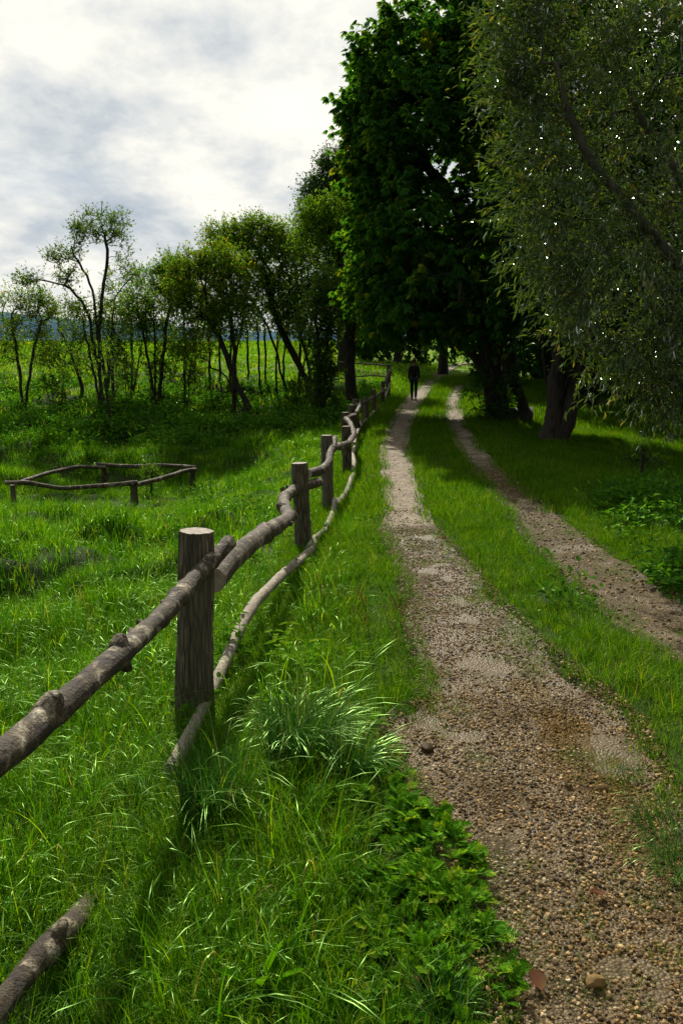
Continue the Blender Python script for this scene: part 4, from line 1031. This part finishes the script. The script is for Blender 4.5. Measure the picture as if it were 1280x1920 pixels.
# bushes on the bank
def bush(px, py, Y, rx, ry, lab, mat='thicket2', n=34, stems=5, per=56, ll=.07):
    g0 = TR(Y, (px, py + ry))[0]; c = PW(px, py, Y); s = Y / F
    tr = []
    for i in range(stems):
        a = (i / max(1, stems - 1) - .5) * 1.4
        tr.append([g0 + np.array([a * rx * s * .3, 0, 0]), g0 * .5 + c * .5 + np.array([a * rx * s * .6, rng.normal(0, .1), 0]), c + np.array([a * rx * s, rng.normal(0, .2), ry * s * .6])])
    return make_tree('bush', lab, 'bush', tr, [(c, (rx * s, rx * s * .8, ry * s), 1)], M[mat], M['bark'], n, ll, .55, per, 6, .32, r_trunk=.03, origin=g0)
bush(108, 722, 33, 34, 26, 'dark rounded bush between the two slim left trees')
bush(240, 695, 35, 26, 18, 'small dark bush right of the tallest left tree')
bush(295, 690, 34, 26, 24, 'dark bush around the foot of the round crowned tree')
bush(20, 740, 37, 30, 20, 'sunlit yellow green bush at the left edge', 'thicket')
bush(345, 700, 33, 34, 18, 'low spreading bush left of the forked leaning trunk', 'thicket2')
bush(560, 735, 32, 30, 22, 'bush at the foot of the domed tree', 'thicket2')
bush(610, 755, 30, 26, 24, 'bush at the foot of the ivy clad stems', 'thicket2')
bush(282, 895, 21.0, 15, 20, 'small brownish bush growing inside the low enclosure', 'thicket', 16, 4, 50, .05)
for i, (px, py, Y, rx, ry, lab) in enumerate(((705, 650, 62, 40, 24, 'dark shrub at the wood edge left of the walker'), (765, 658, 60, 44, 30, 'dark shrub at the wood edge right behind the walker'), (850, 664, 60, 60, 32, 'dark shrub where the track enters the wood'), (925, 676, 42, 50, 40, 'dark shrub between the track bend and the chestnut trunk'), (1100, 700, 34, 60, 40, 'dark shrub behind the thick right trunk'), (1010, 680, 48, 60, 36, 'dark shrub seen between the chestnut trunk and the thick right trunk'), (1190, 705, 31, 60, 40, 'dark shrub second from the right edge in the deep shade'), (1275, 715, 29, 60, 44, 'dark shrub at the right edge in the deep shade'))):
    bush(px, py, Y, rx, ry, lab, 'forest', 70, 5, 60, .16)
bush(925, 740, 24.5, 50, 50, 'open twiggy bush on the right verge before the dark trunks', 'under', 56, 6, 44, .07)
bush(1205, 860, 15.5, 40, 22, 'dead twiggy shrub in the deep shade at the right', 'under', 12, 4, 12, .05)

# horse chestnut overhanging the track
make_tree('chestnut_tree', 'huge dark broad leaved tree overhanging the track behind the walker', 'tree',
    [TR(25.5, (985, 812), (968, 740), (955, 650), (940, 520), (920, 380), (900, 200), (890, 60)), TR(25.5, (955, 650), (900, 560), (820, 480), (740, 430)), TR(25.5, (950, 600), (880, 640), (800, 610), (720, 570)),
     TR(25.5, (935, 480), (860, 380), (780, 280), (720, 200)), TR(25.5, (925, 400), (1000, 280), (1040, 160)), TR(25.5, (955, 640, 0), (930, 560, 3), (900, 470, 5)), TR(25.5, (950, 620, 0), (900, 600, -3), (860, 560, -4))],
    [LB(800, 140, 26, 120, 90, 3.2, w=2.2), LB(735, 130, 26, 60, 55, 2, w=.9), LB(700, 230, 26, 52, 60, 2, w=1.0), LB(790, 270, 26, 130, 110, 4, w=3), LB(725, 340, 26, 72, 80, 2.6, w=1.6), LB(705, 450, 26, 44, 70, 2, w=1.2),
     LB(760, 440, 25.5, 90, 100, 4, w=2.4), LB(715, 540, 26, 48, 55, 2, w=1.0), LB(800, 545, 25.5, 110, 72, 4.5, w=2.4), LB(890, 590, 25.5, 90, 50, 4, w=1.8), LB(755, 585, 26, 50, 30, 3, w=.7), LB(910, 180, 26, 90, 160, 4, w=2.4), LB(920, 420, 25.5, 90, 130, 4.5, w=2.4),
     LB(880, 20, 26, 70, 60, 3, w=1.2), LB(980, 100, 26, 80, 160, 4, w=1.5), LB(990, 350, 26, 80, 160, 4.5, w=1.5)],
    M['chestnut'], M['bark'], 1200, .215, .37, 40, 5, .75, palmate=True, r_trunk=.42, up=.12, step=.55, tip_r=.009)
# second dark tree
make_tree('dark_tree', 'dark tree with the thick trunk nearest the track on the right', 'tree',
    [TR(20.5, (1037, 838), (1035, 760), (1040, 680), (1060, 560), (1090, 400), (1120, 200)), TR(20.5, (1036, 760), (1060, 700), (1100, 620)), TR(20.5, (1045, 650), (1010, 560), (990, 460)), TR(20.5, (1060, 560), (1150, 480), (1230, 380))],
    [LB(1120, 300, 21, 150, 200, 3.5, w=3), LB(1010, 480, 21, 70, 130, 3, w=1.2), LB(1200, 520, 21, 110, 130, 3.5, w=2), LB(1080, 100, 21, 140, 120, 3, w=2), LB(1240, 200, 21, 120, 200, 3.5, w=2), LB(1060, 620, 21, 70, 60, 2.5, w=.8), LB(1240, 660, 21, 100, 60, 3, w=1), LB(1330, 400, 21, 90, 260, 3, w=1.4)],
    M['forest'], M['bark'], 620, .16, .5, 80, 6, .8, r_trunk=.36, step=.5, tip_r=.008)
# the wood behind
for i, (px, b, Y, top, rx, lab) in enumerate(((745, 655, 58, 430, 70, 'shaded tree where the wood begins left of the walker'), (830, 665, 50, 380, 90, 'dense dark tree at the end of the track'), (905, 690, 44, 400, 80, 'dark tree beside the track bend'), (1010, 700, 46, 300, 110, 'wide dark tree seen between the two thick trunks'),
        (1140, 715, 40, 260, 120, 'shaded tree of the wood right of the thick trunks'), (1270, 720, 38, 240, 130, 'shaded tree of the wood at the right edge'), (690, 640, 66, 470, 50, 'small shaded tree deep behind the straight trunk'))):
    g0 = TR(Y, (px, b))[0]; tp = PW(px, top, Y); H_ = tp[2] - g0[2]; rr = rx * Y / F
    lift = .10 if i < 3 else 0
    lob = [(g0 + np.array([0, 0, H_ * .62]), (rr, rr * .8, H_ * .36), 3), (g0 + np.array([-rr * .5, 0, H_ * (.3 + lift)]), (rr * .7, rr * .7, H_ * (.24 - lift * .6)), 1.6), (g0 + np.array([rr * .5, -.5, H_ * (.3 + lift)]), (rr * .7, rr * .7, H_ * (.24 - lift * .6)), 1.6)]
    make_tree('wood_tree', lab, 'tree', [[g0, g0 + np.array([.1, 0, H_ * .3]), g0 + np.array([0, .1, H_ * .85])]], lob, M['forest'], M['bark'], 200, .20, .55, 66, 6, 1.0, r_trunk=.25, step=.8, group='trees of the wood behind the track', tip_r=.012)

for (gx_, gy_, h_, lab) in ((10.5, 34, 14, 'tree added for its shade, standing back between the track bend and the right edge'), (13.5, 27, 15, 'tall shaded tree out past the right edge beside the wood'), (12.5, 18.5, 13, 'shaded tree at the right edge behind the willow')):  # the one standing back is added to shade the grass between the trunks
    g0 = np.array([gx_, gy_, float(height(gx_, gy_))])
    make_tree('wood_tree', lab, 'tree', [[g0, g0 + [.1, 0, h_ * .3], g0 + [0, .2, h_ * .85]]], [(g0 + [0, 0, h_ * .6], (3.6, 3.6, h_ * .38), 3), (g0 + [-1.6, -1, h_ * .32], (2.6, 2.6, h_ * .18), 1.2), (g0 + [-1.5, 1.5, h_ * .36], (2.6, 2.6, h_ * .2), 1.2)],
              M['forest'], M['bark'], 170, .20, .55, 66, 6, 1.0, r_trunk=.28, step=.8, group='trees of the wood behind the track', tip_r=.012)
# willow in the right foreground
def willow():
    b = np.array([6.3, 9.6, 0]); b[2] = float(height(b[0], b[1]))
    Yw = 9.2
    def q(px, py, dy=0): return PW(px, py, Yw + dy)
    crotch = b + np.array([-.1, -.1, 1.6])
    tr = [[b, b + np.array([.05, 0, .8]), crotch, q(1430, 520), q(1300, 380), q(1180, 180), q(1090, -60)],
          [crotch, q(1400, 600), q(1300, 520, -.3), q(1200, 420, -.4), q(1130, 340, -.5), q(1080, 260, -.5), q(1040, 120, -.5)],
          [crotch, q(1420, 640), q(1290, 600, .3), q(1190, 545, .4), q(1120, 500, .4), q(1030, 440, .4)],
          [crotch, q(1400, 700, .3), q(1300, 690, .2), q(1200, 650, 0), q(1100, 640, -.2), q(1030, 640, -.3)],
          [q(1300, 380), q(1290, 200, .5), q(1270, 0, .6), q(1260, -150, .6)],
          [q(1300, 690, .2), q(1240, 720), q(1180, 750)]]
    lob = [LB(985, 60, Yw, 62, 90, .8, w=1.1), LB(1060, 120, Yw, 110, 140, 1.1, w=2.6), LB(985, 220, Yw, 52, 80, .8, w=1.0), LB(1032, 330, Yw, 70, 90, .9, w=1.5), LB(1130, 350, Yw, 120, 140, 1.2, w=2.6), LB(1220, 150, Yw, 110, 200, 1.2, w=2.8),
           LB(1068, 480, Yw, 76, 80, .9, w=1.4), LB(1170, 520, Yw, 110, 110, 1.1, w=2), LB(1260, 420, Yw, 90, 160, 1.2, w=2), LB(1085, 580, Yw, 52, 60, .8, w=.8), LB(1160, 665, Yw, 70, 45, .8, w=1.0), LB(1250, 640, Yw, 90, 90, 1, w=1.8),
           LB(1240, 730, Yw, 70, 40, .8, w=.8), LB(1360, 300, Yw, 90, 320, 1.2, w=2), LB(1370, 640, Yw, 90, 120, 1.1, w=1)]
    make_tree('willow_tree', 'slender leaved willow filling the right side in front with glinting leaves', 'tree', tr, lob, M['willow'], M['bark_willow'], 500, .095, .24, 74, 7, .54,
              r_trunk=.22, up=.05, step=.22, spread=.7, tip_r=.0035, origin=b)
willow()

# ------------------------------------------------------------------ the walker
def skin_mesh(name, verts, edges, radii, mat, parent, sub=2, root=0):
    me = bpy.data.meshes.new(name); me.from_pydata([tuple(v) for v in verts], edges, []); me.update()
    o = bpy.data.objects.new(name, me); COL.objects.link(o); o.parent = parent
    md = o.modifiers.new('skin', 'SKIN'); md.use_smooth_shade = True
    for i, r in enumerate(radii):
        sv = me.skin_vertices[0].data[i]; sv.radius = r if isinstance(r, tuple) else (r, r); sv.use_root = (i == root)
    s = o.modifiers.new('sub', 'SUBSURF'); s.levels = sub; s.render_levels = sub
    me.materials.append(mat); return o
pc = hit(775, 752); s175 = 1.0
per = empty('person', tuple(pc), 'person in a black jacket and dark jeans walking away along the track', 'person')
hip = .93
J = dict(pel=(0, 0, .96), waist=(0, 0, 1.10), chest=(0, .01, 1.30), neck=(0, .0, 1.48), neck2=(0, .01, 1.55), head=(0, .02, 1.64), top=(0, .015, 1.715),
    hl=(-.09, 0, .90), kl=(-.085, .03, .50), al=(-.075, -.03, .09), tl=(-.075, .10, .035), hr=(.09, 0, .90), kr=(.095, .02, .50), ar=(.10, -.12, .13), tr=(.105, .0, .03),
    sl=(-.160, 0, 1.42), el=(-.205, -.03, 1.15), wl=(-.215, .05, .90), sr=(.160, 0, 1.42), er=(.205, -.02, 1.15), wr=(.215, .07, .91))
names = list(J); idx = {n: i for i, n in enumerate(names)}
def E(*ps): return [(idx[a], idx[b]) for a, b in ps]
rad = dict(pel=(.12, .09), waist=(.11, .08), chest=(.125, .09), neck=.055, neck2=.05, head=(.072, .088), top=(.05, .06), hl=.075, kl=.05, al=.032, tl=.022, hr=.075, kr=.05, ar=.032, tr=.022, sl=.05, el=.038, wl=.024, sr=.05, er=.038, wr=.024)
edges = E(('pel', 'waist'), ('waist', 'chest'), ('chest', 'neck'), ('neck', 'neck2'), ('neck2', 'head'), ('head', 'top'), ('pel', 'hl'), ('hl', 'kl'), ('kl', 'al'), ('al', 'tl'), ('pel', 'hr'), ('hr', 'kr'), ('kr', 'ar'), ('ar', 'tr'),
    ('chest', 'sl'), ('sl', 'el'), ('el', 'wl'), ('chest', 'sr'), ('sr', 'er'), ('er', 'wr'))
V_ = [J[n] for n in names]; R_ = [rad[n] for n in names]
for sgn, wn in ((-1, 'wl'), (1, 'wr')):               # palms with five fingers each
    wv = np.array(J[wn]); p = wv + np.array([0, .012, -.07]); V_.append(tuple(p)); R_.append((.014, .03)); pi = len(V_) - 1; edges.append((idx[wn], pi))
    for k_, (off, ln) in enumerate(((-.026, .070), (-.009, .078), (.009, .074), (.025, .058))):
        a_ = p + np.array([0, off, -.03]); b_ = a_ + np.array([-sgn * .012, .004, -ln * .6]); c_ = b_ + np.array([-sgn * .018, .004, -ln * .4])
        for q_, r_ in ((a_, .009), (b_, .008), (c_, .007)):
            V_.append(tuple(q_)); R_.append(r_); edges.append((pi if r_ == .009 else len(V_) - 2, len(V_) - 1))
    a_ = wv + np.array([-sgn * .01, .035, -.045]); b_ = a_ + np.array([-sgn * .008, .02, -.035])
    V_.append(tuple(a_)); R_.append(.010); edges.append((idx[wn], len(V_) - 1)); V_.append(tuple(b_)); R_.append(.008); edges.append((len(V_) - 2, len(V_) - 1))
skin_mesh('body', V_, edges, R_, M['skin'], per, 1)
jk = ['pel', 'waist', 'chest', 'neck', 'sl', 'el', 'wl', 'sr', 'er', 'wr']; ji = {n: i for i, n in enumerate(jk)}
jv = [J[n] for n in jk]; jv[ji['wl']] = tuple(np.array(J['wl']) + [0, 0, .02]); jv[ji['wr']] = tuple(np.array(J['wr']) + [0, 0, .02]); jv[0] = (0, 0, .93)
jr = [(.165, .125), (.15, .115), (.155, .12), (.065, .065), .070, .054, .042, .070, .054, .042]
skin_mesh('jacket', jv, [(ji[a], ji[b]) for a, b in (('pel', 'waist'), ('waist', 'chest'), ('chest', 'neck'), ('chest', 'sl'), ('sl', 'el'), ('el', 'wl'), ('chest', 'sr'), ('sr', 'er'), ('er', 'wr'))], jr, M['coat'], per, 2)
tv = [(0, 0, .95), J['hl'], J['kl'], (-.075, -.025, .10), J['hr'], J['kr'], (.10, -.115, .14)]
skin_mesh('trousers', tv, [(0, 1), (1, 2), (2, 3), (0, 4), (4, 5), (5, 6)], [(.15, .115), .098, .072, .058, .098, .072, .058], M['jeans'], per, 2)
for x_, y_, z_ in ((-.075, -.03, .045), (.10, -.12, .06)):
    skin_mesh('shoe', [(x_, y_ - .05, z_), (x_, y_ + .05, z_), (x_ * 1.02, y_ + .17, z_ - .01)], [(0, 1), (1, 2)], [(.042, .045), (.045, .042), (.04, .028)], M['shoe'], per, 2)
# hair and ears
bm = bmesh.new(); bmesh.ops.create_uvsphere(bm, u_segments=18, v_segments=12, radius=1)
for v in bm.verts:
    c_ = v.co; n_ = 1 + .06 * math.sin(9 * c_.x + 4 * c_.z) * math.cos(7 * c_.y)
    v.co = Vector((c_.x * .088 * n_, c_.y * .098 * n_ - .008, c_.z * .098 * n_ + 1.675 + (0 if c_.y < .2 else .02)))
me = bpy.data.meshes.new('hair'); bm.to_mesh(me); bm.free()
for p in me.polygons: p.use_smooth = True
o = bpy.data.objects.new('hair', me); COL.objects.link(o); o.parent = per; me.materials.append(M['hair'])
per.rotation_euler = (0, 0, -.25); per.scale = (1.0, 1.0, 1.02)
print('objects', len(bpy.data.objects), 'built')
